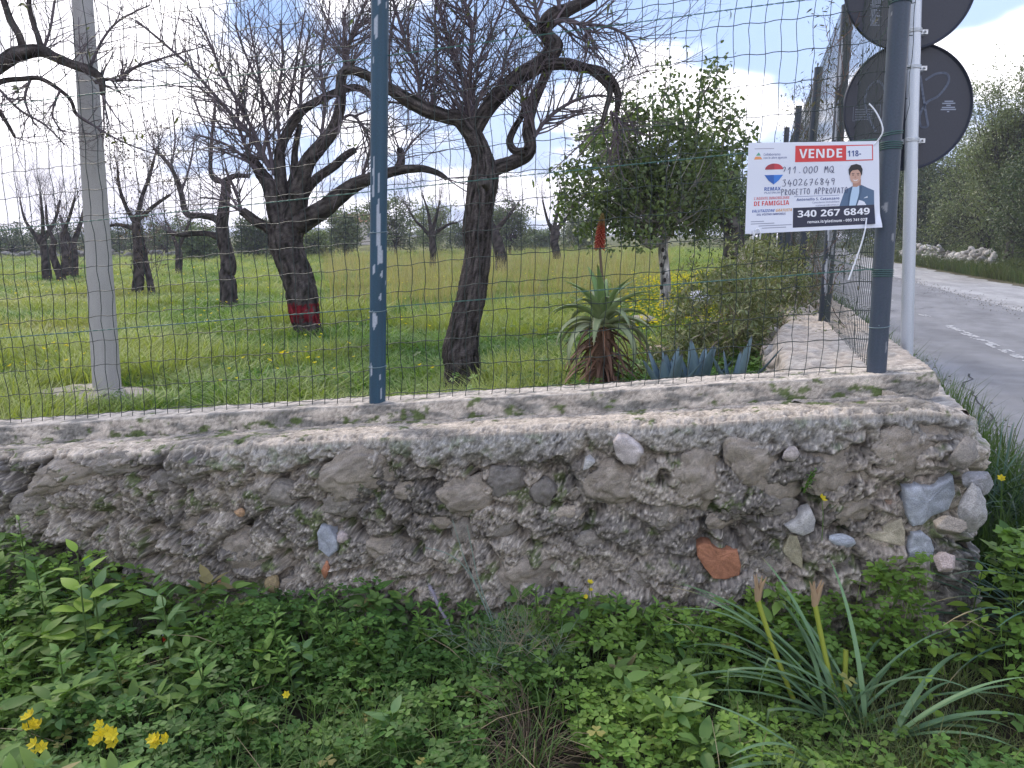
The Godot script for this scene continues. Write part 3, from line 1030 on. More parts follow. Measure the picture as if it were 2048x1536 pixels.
func make_fences() -> void:
	var green := Color(0.022, 0.032, 0.028)
	var tension := Color(0.055, 0.135, 0.115)
	var bare := Color(0.36, 0.39, 0.44)
	var teal := Color(0.022, 0.062, 0.098)
	var fence := thing("wire_fence", "green wire mesh fence on blue posts standing on the front wall", "fence", corner + Vector3(-1.5, 0.85, -0.2))
	var front := func(a: float, y: float, o: float) -> Vector3:
		var p := corner + along_front * a + out_front * o
		p.y = ledge_y(a) + 0.075 + y
		return p
	var wm := MB.new()
	mesh_panel(wm, -0.02, 4.85, 2.05, front, green, 3.0)
	part("wire_mesh", wm, M.wire, fence, Vector3.ZERO, "stuff")
	for y in [0.365, 0.80, 1.27, 1.75]:
		var tm := MB.new()
		strand(tm, front, 0.03, 4.85, y, tension)
		part("tension_wire", tm, M.wire, fence)
	# posts on the front wall
	var a1 := a_for_px(756.0, 0.06)
	var f1: Vector3 = front.call(a1, -0.05, 0.012)
	var h1 := at_z(761.0, -120.0, f1.z)
	var post1 := part("post", painted_post(f1, h1, 0.0315, teal, bare, [[0.70, 0.15, 0.10, 0.22], [0.62, 0.35, 0.03, 0.3], [0.87, -0.5, 0.09, 0.18], [0.88, 0.2, 0.03, 0.1], [0.56, -0.35, 0.02, 0.2], [0.545, 0.6, 0.012, 0.12], [0.37, -0.3, 0.03, 0.25], [0.46, 0.4, 0.012, 0.12], [0.18, -0.7, 0.03, 0.15], [0.09, 0.6, 0.02, 0.1], [1.42, -0.3, 0.04, 0.2], [1.5, 0.1, 0.03, 0.12]], 0.56, 1.0), M.post_paint, fence)
	post1.set_meta("label", "blue post with flaked white patches")
	var f0: Vector3 = front.call(0.0, -0.03, 0.0)
	var h0 := at_z(1822.0, -330.0, f0.z)
	var post0 := part("post", painted_post(f0, h0, 0.0325, Color(0.050, 0.066, 0.092), Color(0.22, 0.23, 0.25), [[0.5, 0.4, 0.02, 0.15], [0.6, -0.6, 0.015, 0.2], [0.12, 0.5, 0.02, 0.12]], 0.60, 4.0), M.post_paint, fence)
	post0.set_meta("label", "thick slate blue corner post")
	var f2: Vector3 = front.call(4.7, -0.05, 0.0)
	part("post", painted_post(f2, f2 + Vector3(0, 2.05, 0), 0.0315, teal, bare, [], 0.5, 7.0), M.post_paint, fence)
	var tg0 := (h0 - f0).normalized()
	var tg1 := (h1 - f1).normalized()
	for b in [[f0, tg0, 0.375, 0.033, 4], [f0, tg0, 0.80, 0.033, 4], [f0, tg0, 0.84, 0.033, 2], [f0, tg0, 1.26, 0.033, 4], [f0, tg0, 0.19, 0.033, 1], [f1, tg1, 0.19, 0.032, 1], [f1, tg1, 0.70, 0.032, 1], [f1, tg1, 0.405, 0.032, 1]]:
		var bm := MB.new()
		wire_bond(bm, b[0] + b[1] * b[2], b[1], b[3], b[4], tension if b[4] > 1 else Color(0.16, 0.22, 0.24), int(b[2] * 100.0))
		part("wire_tie", bm, M.wire, post0 if b[0] == f0 else post1)

	# the fence on the side wall
	var sf := thing("side_fence", "mesh fence on dark posts receding along the side wall by the road", "fence", corner + along_side * 2.0 + Vector3(0, 1, 0))
	var base_t := t_of(corner.x, corner.z)
	var base_s := s_of(corner.x, corner.z)
	var side := func(a: float, y: float, o: float) -> Vector3:
		var p := along_side * (base_t + a) + out_side * (base_s + o)
		p.y = 1.02 + y + 0.05 * smoothstep(8.0, 20.0, base_t + a)
		return p
	var sm := MB.new()
	mesh_panel(sm, 0.06, 11.0, 1.85, side, green, 8.0, 3)
	part("wire_mesh", sm, M.wire, sf, Vector3.ZERO, "stuff")
	for y in [0.365, 0.82, 1.28, 1.80]:
		var tm := MB.new()
		strand(tm, side, 0.05, 11.0, y, tension)
		part("tension_wire", tm, M.wire, sf)
	var foot2 := at(1648.0, 642.0, 4.8)
	var pd := [[4.8, 1648.0, 640.0, 1696.0, 10.0], [6.65, 1597.0, 590.0, 1638.0, 135.0], [8.6, 1570.0, 560.0, 1598.0, 212.0], [10.4, 1556.0, 545.0, 1574.0, 255.0], [12.4, 1545.0, 535.0, 1560.0, 288.0], [14.4, 1537.0, 526.0, 1549.0, 312.0], [16.4, 1531.0, 520.0, 1541.0, 330.0], [19.0, 1525.0, 514.0, 1533.0, 350.0], [22.0, 1520.0, 508.0, 1527.0, 372.0], [26.0, 1515.0, 503.0, 1521.0, 395.0]]
	var k := 0
	for q in pd:
		var f := at(q[1], q[2] + 4.0, q[0])
		var h := at_z(q[3], q[4], f.z)
		var flaky: Array = [[1.5, -0.9, 0.16, 0.28], [1.2, -0.8, 0.12, 0.3], [0.55, -0.4, 0.14, 0.5], [0.75, -0.2, 0.12, 0.6], [0.3, -0.5, 0.12, 0.4], [0.45, 0.1, 0.05, 0.3]] if k == 0 else []
		var o := part("post", painted_post(f, h, 0.034, Color(0.035, 0.045, 0.06), Color(0.45, 0.46, 0.5), flaky, 0.6, 20.0 + k * 3.0, 40 if k == 0 else 18, 320 if k == 0 else 70), M.post_paint, sf)
		if k == 0:
			o.set_meta("label", "dark post with white flaking paint")
		k += 1

# ---------- flat print on the notice ----------
var panel_at: Callable

func ribbon(m: MB, pts: Array, w: float, col: Color, lift: float) -> void:
	for k in pts.size() - 1:
		var a: Vector2 = pts[k]
		var b: Vector2 = pts[k + 1]
		var d := (b - a).normalized()
		var n := Vector2(-d.y, d.x) * w / 2.0
		var e := d * w * 0.3
		quad(m, panel_at.call(a - e - n, lift), panel_at.call(b + e - n, lift), panel_at.call(b + e + n, lift), panel_at.call(a - e + n, lift), col)

func rect(m: MB, x0: float, y0: float, x1: float, y1: float, col: Color, lift: float) -> void:
	for k in 6:
		var a := lerpf(x0, x1, k / 6.0)
		var b := lerpf(x0, x1, (k + 1) / 6.0)
		quad(m, panel_at.call(Vector2(a, y1), lift), panel_at.call(Vector2(b, y1), lift), panel_at.call(Vector2(b, y0), lift), panel_at.call(Vector2(a, y0), lift), col)

func poly(m: MB, pts: Array, col: Color, lift: float) -> void:
	var pk := PackedVector2Array(pts)
	var ix := Geometry2D.triangulate_polygon(pk)
	for k in range(0, ix.size(), 3):
		var a := pk[ix[k]]
		var b := pk[ix[k + 1]]
		var c := pk[ix[k + 2]]
		if (b - a).cross(c - a) > 0.0:
			var sw := b
			b = c
			c = sw
		tri(m, panel_at.call(a, lift), panel_at.call(b, lift), panel_at.call(c, lift), col)

func oval(m: MB, cx: float, cy: float, rx: float, ry: float, col: Color, lift: float) -> void:
	var o := []
	for k in 22:
		o.append(Vector2(cx + cos(TAU * k / 22.0) * rx, cy + sin(TAU * k / 22.0) * ry))
	poly(m, o, col, lift)

func words(m: MB, text: String, x: float, y: float, h: float, col: Color, lift: float, fit := 0.0, weight := 400, slant := 0.0) -> void:   # x, y: left end of the base line; h: capital height
	var t := TextMesh.new()
	var f := SystemFont.new()
	f.font_names = PackedStringArray(["Droid Sans"])
	f.font_weight = weight
	t.font = f
	t.text = text
	t.font_size = 64
	t.pixel_size = 0.01
	t.depth = 0.0
	t.horizontal_alignment = HORIZONTAL_ALIGNMENT_LEFT
	t.vertical_alignment = VERTICAL_ALIGNMENT_TOP
	t.curve_step = 2.0
	var ref := TextMesh.new()
	ref.font = f
	ref.text = "H"
	ref.font_size = 64
	ref.pixel_size = 0.01
	ref.depth = 0.0
	ref.vertical_alignment = VERTICAL_ALIGNMENT_TOP
	var rb := ref.get_aabb()
	var ab := t.get_aabb()
	var k := h / rb.size.y
	var kx := k if fit == 0.0 else fit / ab.size.x
	var arr := t.get_mesh_arrays()
	var vs: PackedVector3Array = arr[Mesh.ARRAY_VERTEX]
	var ix: PackedInt32Array = arr[Mesh.ARRAY_INDEX]
	for j in range(0, ix.size(), 3):
		var p := []
		for e in 3:
			var v := vs[ix[j + e]]
			var yy := (v.y - rb.position.y) * k
			p.append(Vector2(x + (v.x - ab.position.x) * kx + yy * slant, y - yy))
		var a: Vector2 = p[0]
		var b: Vector2 = p[1]
		var c: Vector2 = p[2]
		if (b - a).cross(c - a) > 0.0:
			var sw := b
			b = c
			c = sw
		tri(m, panel_at.call(a, lift), panel_at.call(b, lift), panel_at.call(c, lift), col)

const PEN := {
	"0": [[5, 0, 2, 2, 1, 6, 3, 10, 6, 9, 8, 5, 7, 1, 5, 0]], "1": [[1, 4, 5, 0, 4, 10]], "2": [[1, 2, 4, 0, 7, 2, 5, 6, 1, 10, 8, 9]], "3": [[1, 1, 6, 0, 4, 4, 7, 6, 5, 10, 0, 10]],
	"4": [[4, 0, 1, 6, 8, 6], [6, 3, 5, 11]], "6": [[6, 0, 2, 5, 2, 9, 5, 10, 7, 7, 3, 6]], "7": [[1, 1, 7, 0, 3, 10], [2, 5, 7, 5]], "8": [[6, 2, 3, 0, 2, 3, 6, 6, 6, 9, 3, 10, 2, 7, 6, 3, 6, 1]],
	"9": [[6, 3, 3, 4, 2, 1, 5, 0, 7, 2, 5, 10]], ".": [[3, 9.4, 4, 10]], "?": [[1, 2, 4, 0, 6, 2, 3, 7]], "M": [[1, 10, 2, 0, 4, 5, 7, 0, 8, 10]], "Q": [[5, 0, 1, 3, 1, 8, 5, 10, 8, 6, 7, 1, 5, 0], [4, 6, 9, 11]],
	"P": [[2, 11, 2, 0, 6, 0, 7, 3, 2, 6]], "R": [[2, 10, 2, 0, 6, 1, 6, 4, 2, 6, 8, 10]], "O": [[5, 0, 1, 4, 2, 9, 6, 10, 8, 5, 6, 1, 5, 0]], "G": [[7, 1, 3, 1, 1, 6, 3, 10, 7, 9, 7, 6, 4, 6]], "E": [[7, 0, 2, 0, 2, 10, 7, 10], [2, 5, 6, 5]],
	"T": [[1, 0, 9, 0], [5, 0, 4, 10]], "A": [[1, 10, 5, 0, 8, 10], [2, 7, 7, 6]], "V": [[1, 0, 4, 10, 8, 0]],
}

func handwriting(m: MB, text: String, x: float, y: float, h: float, step: float, col: Color, lift: float, w: float) -> void:
	var k := 0
	for ch in text:
		if PEN.has(ch):
			for st in PEN[ch]:
				var pts := []
				for j in range(0, st.size(), 2):
					pts.append(Vector2(x + k * step + st[j] / 10.0 * step * 0.92, y + st[j + 1] / 10.0 * h + 0.06 * h * sin(k * 1.7)))
				var sm := []
				for j in pts.size() - 1:
					for s in 4:
						sm.append((pts[j] as Vector2).cubic_interpolate(pts[j + 1], pts[maxi(j - 1, 0)], pts[mini(j + 2, pts.size() - 1)], s / 4.0))
				sm.append(pts[-1])
				ribbon(m, sm, w, col, lift)
		k += 1

func make_notice() -> void:
	var tl := ray_front(1497.0, 286.0, 0.022)
	var tr := ray_front(1757.0, 282.0, 0.022)
	var br := ray_front(1760.0, 455.0, 0.030)
	var bl := ray_front(1490.0, 468.0, 0.022)
	var nm := (tr - tl).cross(tl - bl).normalized()
	panel_at = func(p: Vector2, lift: float) -> Vector3:    # p in hundredths of the sheet, y down
		var u := p.x / 100.0
		var v := p.y / 100.0
		var w := tl.lerp(tr, u).lerp(bl.lerp(br, u), v)
		var curl := 0.022 * pow(smoothstep(0.93, 1.0, u) * smoothstep(0.82, 1.0, v), 1.0) + 0.0025 * sin(u * 7.0 + v * 2.0) + 0.002 * sin(v * 6.0 + 1.0)
		return w + nm * (curl + lift)
	var sign_root := thing("for_sale_notice", "white property for sale notice tied to the fence beside the corner post", "notice", tl.lerp(br, 0.5))
	var pm := MB.new()
	var pos := PackedVector3Array()
	var back := PackedVector3Array()
	var cc := PackedColorArray()
	for r in 25:
		for k in 33:
			pos.append(panel_at.call(Vector2(k / 32.0 * 100.0, 100.0 - r / 24.0 * 100.0), 0.0))
			back.append(panel_at.call(Vector2(100.0 - k / 32.0 * 100.0, 100.0 - r / 24.0 * 100.0), -0.0025))
			cc.append(Color(0.70, 0.72, 0.80))
	grid(pm, pos, 25, 33, false, cc)
	grid(pm, back, 25, 33, false, cc)
	part("panel", pm, M.plastic, sign_root)
	var navy := Color(0.012, 0.016, 0.045)
	var blue := Color(0.03, 0.10, 0.36)
	var deep := Color(0.03, 0.06, 0.22)
	var red := Color(0.62, 0.045, 0.05)
	var white := Color(0.78, 0.78, 0.82)
	var L := 0.0006
	var L2 := 0.0012
	var L3 := 0.0018
	var b := MB.new()
	rect(b, 36.5, 4.0, 95.5, 22.0, red, L)
	rect(b, 75.5, 5.2, 94.7, 20.8, Color(0.70, 0.72, 0.80), L2)
	var banner := part("red_banner", b, M.plastic, sign_root)
	b = MB.new()
	words(b, "VENDE", 39.5, 17.8, 10.0, white, L2, 33.0, 800)
	words(b, "118-", 76.5, 17.0, 6.6, deep, L3, 10.0, 700)
	part("lettering", b, M.plastic, banner)
	b = MB.new()
	rect(b, 36.0, 73.0, 96.0, 95.5, navy, L)
	banner = part("black_banner", b, M.plastic, sign_root)
	b = MB.new()
	words(b, "340 267 6849", 39.5, 84.0, 7.6, white, L2, 53.0, 800)
	words(b, "remax.it/platinum - 095 741 0277", 47.0, 91.2, 3.0, white, L2, 45.0, 700)
	part("lettering", b, M.plastic, banner)
	# hot air balloon emblem: red dome, pale middle, blue basket of cloth
	b = MB.new()
	var dome := []
	for k in 17: dome.append(Vector2(20.5 - cos(PI * k / 16.0) * 7.0, 29.5 - sin(PI * k / 16.0) * 6.5))
	poly(b, dome, Color(0.55, 0.06, 0.08), L)
	var halfd := []
	for k in 9: halfd.append(Vector2(20.5 - cos(PI * k / 16.0) * 7.0, 29.5 - sin(PI * k / 16.0) * 6.5))
	halfd.append(Vector2(20.5, 29.5))
	poly(b, halfd, Color(0.36, 0.045, 0.06), L2)
	poly(b, [Vector2(13.2, 35.5), Vector2(27.6, 35.5), Vector2(24.5, 41.5), Vector2(20.6, 46.0), Vector2(16.5, 41.5)], Color(0.05, 0.20, 0.62), L)
	poly(b, [Vector2(13.2, 35.5), Vector2(20.5, 35.5), Vector2(20.6, 46.0), Vector2(16.5, 41.5)], Color(0.03, 0.12, 0.42), L2)
	part("balloon_emblem", b, M.plastic, sign_root)
	b = MB.new()
	poly(b, [Vector2(6.0, 14.0), Vector2(8.2, 10.5), Vector2(9.8, 14.0)], Color(0.12, 0.38, 0.25), L)
	poly(b, [Vector2(4.6, 18.2), Vector2(5.8, 15.0), Vector2(9.6, 15.2), Vector2(11.2, 18.0)], Color(0.75, 0.30, 0.12), L)
	words(b, "Collaboriamo", 12.0, 14.2, 2.6, deep, L, 13.0)
	words(b, "con le altre agenzie", 12.0, 17.7, 2.4, deep, L, 18.0)
	rect(b, 4.8, 6.2, 20.0, 6.9, Color(0.35, 0.33, 0.42), L)
	words(b, "REMAX", 13.6, 52.8, 4.0, blue, L, 12.6, 800)
	words(b, "PLATINUM", 13.8, 56.0, 2.0, deep, L, 12.0)
	words(b, "L'AGENTE IMMOBILIARE", 6.0, 62.5, 3.0, Color(0.6, 0.16, 0.18), L, 27.0, 700)
	words(b, "DI FAMIGLIA", 6.0, 69.2, 5.0, red, L, 27.0, 800)
	words(b, "VALUTAZIONE", 4.2, 76.5, 3.1, blue, L, 17.5, 800, 0.2)
	words(b, "GRATUITA", 22.6, 76.5, 3.1, Color(0.6, 0.28, 0.05), L, 12.5, 800, 0.2)
	words(b, "DEL VOSTRO IMMOBILE", 8.4, 80.2, 2.3, deep, L, 22.0, 800)
	for k in 4:
		rect(b, 4.0 + (2.5 if k == 3 else 0.0) + (6.0 if k > 1 else 0.0), 86.2 + k * 2.6, 14.0 + [0.0, 8.0, 21.0, 17.0][k], 87.0 + k * 2.6, Color(0.25, 0.27, 0.36), L)
	rect(b, 36.5, 60.2, 70.5, 60.6, deep, L)
	words(b, "Antonello S. Catanzaro", 38.5, 65.3, 2.9, deep, L, 32.0, 800)
	words(b, "Consulente Immobiliare", 50.5, 68.8, 2.1, Color(0.1, 0.12, 0.22), L, 20.0)
	words(b, "scatanzaro@remax.it", 53.0, 72.2, 2.0, Color(0.1, 0.12, 0.22), L, 17.0)
	part("lettering", b, M.plastic, sign_root)
	b = MB.new()
	var ink := Color(0.05, 0.055, 0.13)
	handwriting(b, "?11.000 MQ", 27.0, 27.0, 7.2, 4.0, ink, L3, 0.5)
	handwriting(b, "3402676849", 27.2, 41.0, 7.0, 4.1, ink, L3, 0.5)
	handwriting(b, "PROGETTO APPROVATO", 26.4, 51.8, 6.2, 2.82, ink, L3, 0.46)
	part("handwriting", b, M.plastic, sign_root)
	# printed portrait of a dark haired person in a blue jacket
	b = MB.new()
	poly(b, [Vector2(70.5, 73.0), Vector2(73.0, 62.0), Vector2(74.8, 54.5), Vector2(80.0, 51.0), Vector2(86.0, 49.0), Vector2(91.0, 53.0), Vector2(96.0, 56.5), Vector2(96.0, 73.0)], Color(0.075, 0.135, 0.23), L)
	poly(b, [Vector2(80.0, 51.5), Vector2(85.2, 50.0), Vector2(85.0, 60.0), Vector2(82.4, 73.0), Vector2(77.6, 73.0), Vector2(78.8, 60.0)], Color(0.42, 0.56, 0.72), L2)
	poly(b, [Vector2(85.2, 49.5), Vector2(87.2, 51.0), Vector2(86.6, 59.0), Vector2(83.4, 73.0), Vector2(82.4, 73.0), Vector2(84.6, 60.0)], Color(0.05, 0.095, 0.17), L2)
	poly(b, [Vector2(79.4, 51.0), Vector2(80.2, 51.5), Vector2(78.9, 60.0), Vector2(77.6, 73.0), Vector2(76.8, 73.0), Vector2(77.4, 61.0)], Color(0.05, 0.095, 0.17), L2)
	poly(b, [Vector2(88.0, 65.2), Vector2(91.0, 62.6), Vector2(91.2, 64.6)], Color(0.6, 0.66, 0.75), L3)
	poly(b, [Vector2(80.6, 44.0), Vector2(86.4, 43.0), Vector2(86.2, 50.4), Vector2(83.0, 53.0), Vector2(80.4, 51.6)], Color(0.42, 0.23, 0.17), L2)
	oval(b, 82.4, 35.0, 4.9, 8.0, Color(0.02, 0.018, 0.022), L2)
	oval(b, 82.3, 39.6, 4.1, 8.3, Color(0.56, 0.34, 0.26), L3)
	poly(b, [Vector2(77.6, 37.0), Vector2(77.2, 31.5), Vector2(79.0, 27.0), Vector2(83.0, 25.6), Vector2(86.2, 27.4), Vector2(87.6, 32.0), Vector2(87.0, 39.0), Vector2(86.2, 34.5), Vector2(84.0, 32.2), Vector2(80.2, 32.8), Vector2(78.6, 34.5)], Color(0.018, 0.016, 0.02), L3 + 0.0005)
	for e in [80.5, 84.2]:
		rect(b, e - 1.0, 36.2, e + 1.0, 36.9, Color(0.05, 0.035, 0.035), L3 + 0.0006)
		oval(b, e, 38.2, 0.65, 0.5, Color(0.05, 0.035, 0.03), L3 + 0.0006)
	poly(b, [Vector2(82.0, 38.5), Vector2(82.9, 41.6), Vector2(81.6, 41.8)], Color(0.44, 0.24, 0.18), L3 + 0.0006)
	poly(b, [Vector2(80.2, 43.2), Vector2(82.3, 44.0), Vector2(84.4, 43.0), Vector2(83.4, 44.9), Vector2(81.4, 45.0)], Color(0.72, 0.66, 0.64), L3 + 0.0006)
	part("portrait_print", b, M.plastic, sign_root)
	# plastic ties
	var tie := Color(0.75, 0.77, 0.82)
	for spec in [[[1749, 290, 0.03], [1764, 268, 0.05], [1764, 250, 0.055], [1752, 224, 0.05], [1738, 207, 0.045]], [[1733, 436, 0.035], [1730, 460, 0.045], [1722, 490, 0.04], [1708, 530, 0.035], [1697, 560, 0.035]], [[1508, 472, 0.03], [1512, 460, 0.035], [1517, 458, 0.036], [1521, 466, 0.035], [1520, 478, 0.02]], [[1506, 460, 0.03], [1507, 470, 0.03], [1506, 478, 0.02]]]:
		var tm := MB.new()
		var pts := PackedVector3Array()
		var rad := PackedFloat32Array()
		for q in spec:
			pts.append(ray_front(q[0], q[1], q[2]))
			rad.append(0.0026)
		var sm := smooth(pts, rad, 6)
		tube(tm, sm[0], sm[1], 6, tie, true)
		part("cable_tie", tm, M.plastic, sign_root)

func make_road_sign() -> void:
	var D := 3.92
	var foot := at(1829.0, 800.0, D)
	foot = at_z(1829.0, 760.0, foot.z)
	foot.y = 0.2
	var head := at_z(1836.0, -260.0, foot.z)
	var root := thing("road_sign", "grey pole with two round road signs seen from behind, beside the road", "road sign", foot)
	var tg := (head - foot).normalized()
	var m := MB.new()
	var pts := PackedVector3Array()
	var rad := PackedFloat32Array()
	for k in 60:
		pts.append(foot.lerp(head, k / 59.0))
		rad.append(0.0295)
	tube(m, pts, rad, 28, Color(0.52, 0.55, 0.60), true)
	part("pole", m, M.galvanised, root)
	var fwd := Vector3(0.10, -0.05, -1.0).normalized()
	var right := fwd.cross(Vector3.UP).normalized()
	var up := right.cross(fwd)
	var pale := Color(0.30, 0.33, 0.40)
	var kk := 0
	for cy in [220.0, -5.0]:
		var lift := (at(1834.0, cy, D - 0.1).y - foot.y) / tg.y
		var c := foot + tg * lift + fwd * 0.062
		var dm := MB.new()
		# pressed disc with a folded rim, lathed about its axis
		var prof := [[0.0, 0.0], [0.15, 0.0], [0.285, 0.0], [0.291, -0.002], [0.293, -0.012], [0.2985, -0.012], [0.300, -0.004], [0.300, 0.004], [0.296, 0.006], [0.15, 0.006], [0.0, 0.006]]
		var pos := PackedVector3Array()
		var cc := PackedColorArray()
		for pr in prof:
			for j in 96:
				var th := TAU * j / 96.0
				pos.append(c + (right * cos(th) + up * sin(th)) * pr[0] + fwd * pr[1])
				cc.append(Color(0.024, 0.029, 0.046))
		grid(dm, pos, prof.size(), 96, true, cc)
		var disc := part("disc", dm, M.sign_back, root)
		disc.set_meta("label", "dark back of the lower round sign with faint sprayed letters" if kk == 0 else "dark back of the upper round sign with pale sticker")
		for off in ([0.165, -0.165] if kk == 0 else [-0.225, 0.1]):
			var cm := MB.new()
			var b: Vector3 = c - fwd * 0.062 + tg * float(off)
			var ring := PackedVector3Array()
			var rr := PackedFloat32Array()
			for j in 25:
				var th := TAU * j / 24.0
				ring.append(b + (right * cos(th) + fwd * sin(th)) * 0.0315)
				rr.append(0.0035)
			for dz in 3:
				var rg := PackedVector3Array()
				for p in ring: rg.append(p + tg * (dz - 1) * 0.006)
				tube(cm, rg, rr, 6, Color(0.62, 0.64, 0.66))
			box(cm, Transform3D(Basis(right, up, -fwd), b + right * 0.048 + fwd * 0.022), Vector3(0.04, 0.02, 0.016), Color(0.6, 0.62, 0.64))
			box(cm, Transform3D(Basis(right, up, -fwd), b + fwd * 0.046), Vector3(0.12, 0.022, 0.016), Color(0.6, 0.62, 0.64))
			bar(cm, b + right * 0.055 + fwd * 0.01, b + right * 0.055 + fwd * 0.03 - fwd * 0.034, 0.006, 6, Color(0.5, 0.5, 0.52))
			part("clamp", cm, M.galvanised, root)
		panel_at = func(p: Vector2, l: float) -> Vector3:
			return c + right * p.x * 0.01 - up * p.y * 0.01 - fwd * (0.001 + l)
		var pm := MB.new()
		if kk == 0:
			for j in 6:
				rect(pm, 15.5 + [1.5, 0.5, 2.5, 0.5, 0.0, 3.0][j], -2.6 + j * 0.95, 22.5 - [1.5, 0.5, 2.5, 0.5, 0.0, 3.0][j], -2.05 + j * 0.95, pale, 0.0)
			part("sticker_print", pm, M.plain, disc)
			pm = MB.new()
			for j in 5:
				rect(pm, -24.0, 0.6 + j * 1.15, -15.0 - j * 0.5, 1.1 + j * 1.15, Color(0.2, 0.22, 0.27), 0.0)
			for j in 1:
				ribbon(pm, [Vector2(-25, -0.6), Vector2(-12.5, -1.2), Vector2(-12.5, 4.6), Vector2(-25, 6.2), Vector2(-25, -0.6)], 0.18, Color(0.2, 0.22, 0.27), 0.0)
			part("sticker_print", pm, M.plain, disc)
			var spray := Color(0.15, 0.17, 0.22)
			for st in [[-14, 11, -18, 4, -20, -4, -18, -10, -14, -12, -11, -8, -10, 0, -12, 8], [5, -14, 7, -5, 9, 4, 10, 9, 7, 9, 6, 4, 9, -2, 14, -5, 18, -11, 17, -15, 12, -15, 7, -12]]:
				var gm := MB.new()
				var q := []
				for j in range(0, st.size(), 2): q.append(Vector2(st[j], st[j + 1]))
				var sm := []
				for j in q.size() - 1:
					for s in 5: sm.append((q[j] as Vector2).cubic_interpolate(q[j + 1], q[maxi(j - 1, 0)], q[mini(j + 2, q.size() - 1)], s / 5.0))
				ribbon(gm, sm, 1.1, spray, 0.0005)
				part("sprayed_letter", gm, M.plain, disc)
		else:
			var rng := RandomNumberGenerator.new()
			rng.seed = 4
			for j in 26:
				var x := -17.0 + rng.randf_range(-0.5, 0.5)
				rect(pm, x, 4.0 + j * 0.55, x + rng.randf_range(2.0, 5.4), 4.3 + j * 0.55, pale, 0.0)
			part("sticker_print", pm, M.plain, disc)
		kk += 1

# ---------- trees ----------
var fine_rings := 6
var band := Vector2(9, 9)
var bark_col := Color(0.056, 0.048, 0.044)
var twig_col := Color(0.135, 0.11, 0.118)

func shoot(m: MB, rng: RandomNumberGenerator, p: Vector3, dir: Vector3, length: float, r: float, lvl: int, up: float, kids: int, tips: Array) -> void:
	var segs := 5 if lvl > 0 else 3
	var pts := PackedVector3Array([p])
	var rad := PackedFloat32Array([r])
	var d := dir.normalized()
	for k in segs:
		d = (d + Vector3(rng.randf_range(-1, 1), rng.randf_range(-1, 1), rng.randf_range(-1, 1)) * 0.17 + Vector3(0, up, 0) * 0.14).normalized()
		p += d * length / segs
		pts.append(p)
		rad.append(r * lerpf(1.0, 0.35, (k + 1.0) / segs))
	var tone := rng.randf_range(0.75, 1.25)
	tube(m, pts, rad, 3 if r < 0.006 else 5, Color(twig_col.r * tone, twig_col.g * tone, twig_col.b * tone))
	tips.append([p, d])
	if lvl <= 0:
		return
	for k in kids:
		var f := rng.randf_range(0.22, 0.97) * segs
		var j := mini(int(f), segs - 1)
		var q := pts[j].lerp(pts[j + 1], f - j)
		var t := (pts[j + 1] - pts[j]).normalized()
		var side := t.cross(Vector3(rng.randf_range(-1, 1), rng.randf_range(-1, 1), rng.randf_range(-1, 1))).normalized()
		var spread := rng.randf_range(0.5, 1.25)
		shoot(m, rng, q, t * cos(spread) + side * sin(spread), length * rng.randf_range(0.25, 0.55), maxf(rad[j] * 0.6, 0.0011), lvl - 1, up, maxi(kids - 2, 2), tips)

func limbs_px(D: float, spec: Array) -> Array:      # [[px, py, radius in px, depth offset], ...] -> [points, radii]
	var pts := PackedVector3Array()
	var rad := PackedFloat32Array()
	for s in spec:
		var d: float = D + (s[3] if s.size() > 3 else 0.0)
		pts.append(at(s[0], s[1], d))
		rad.append(s[2] / F * d)
	return smooth(pts, rad, fine_rings)

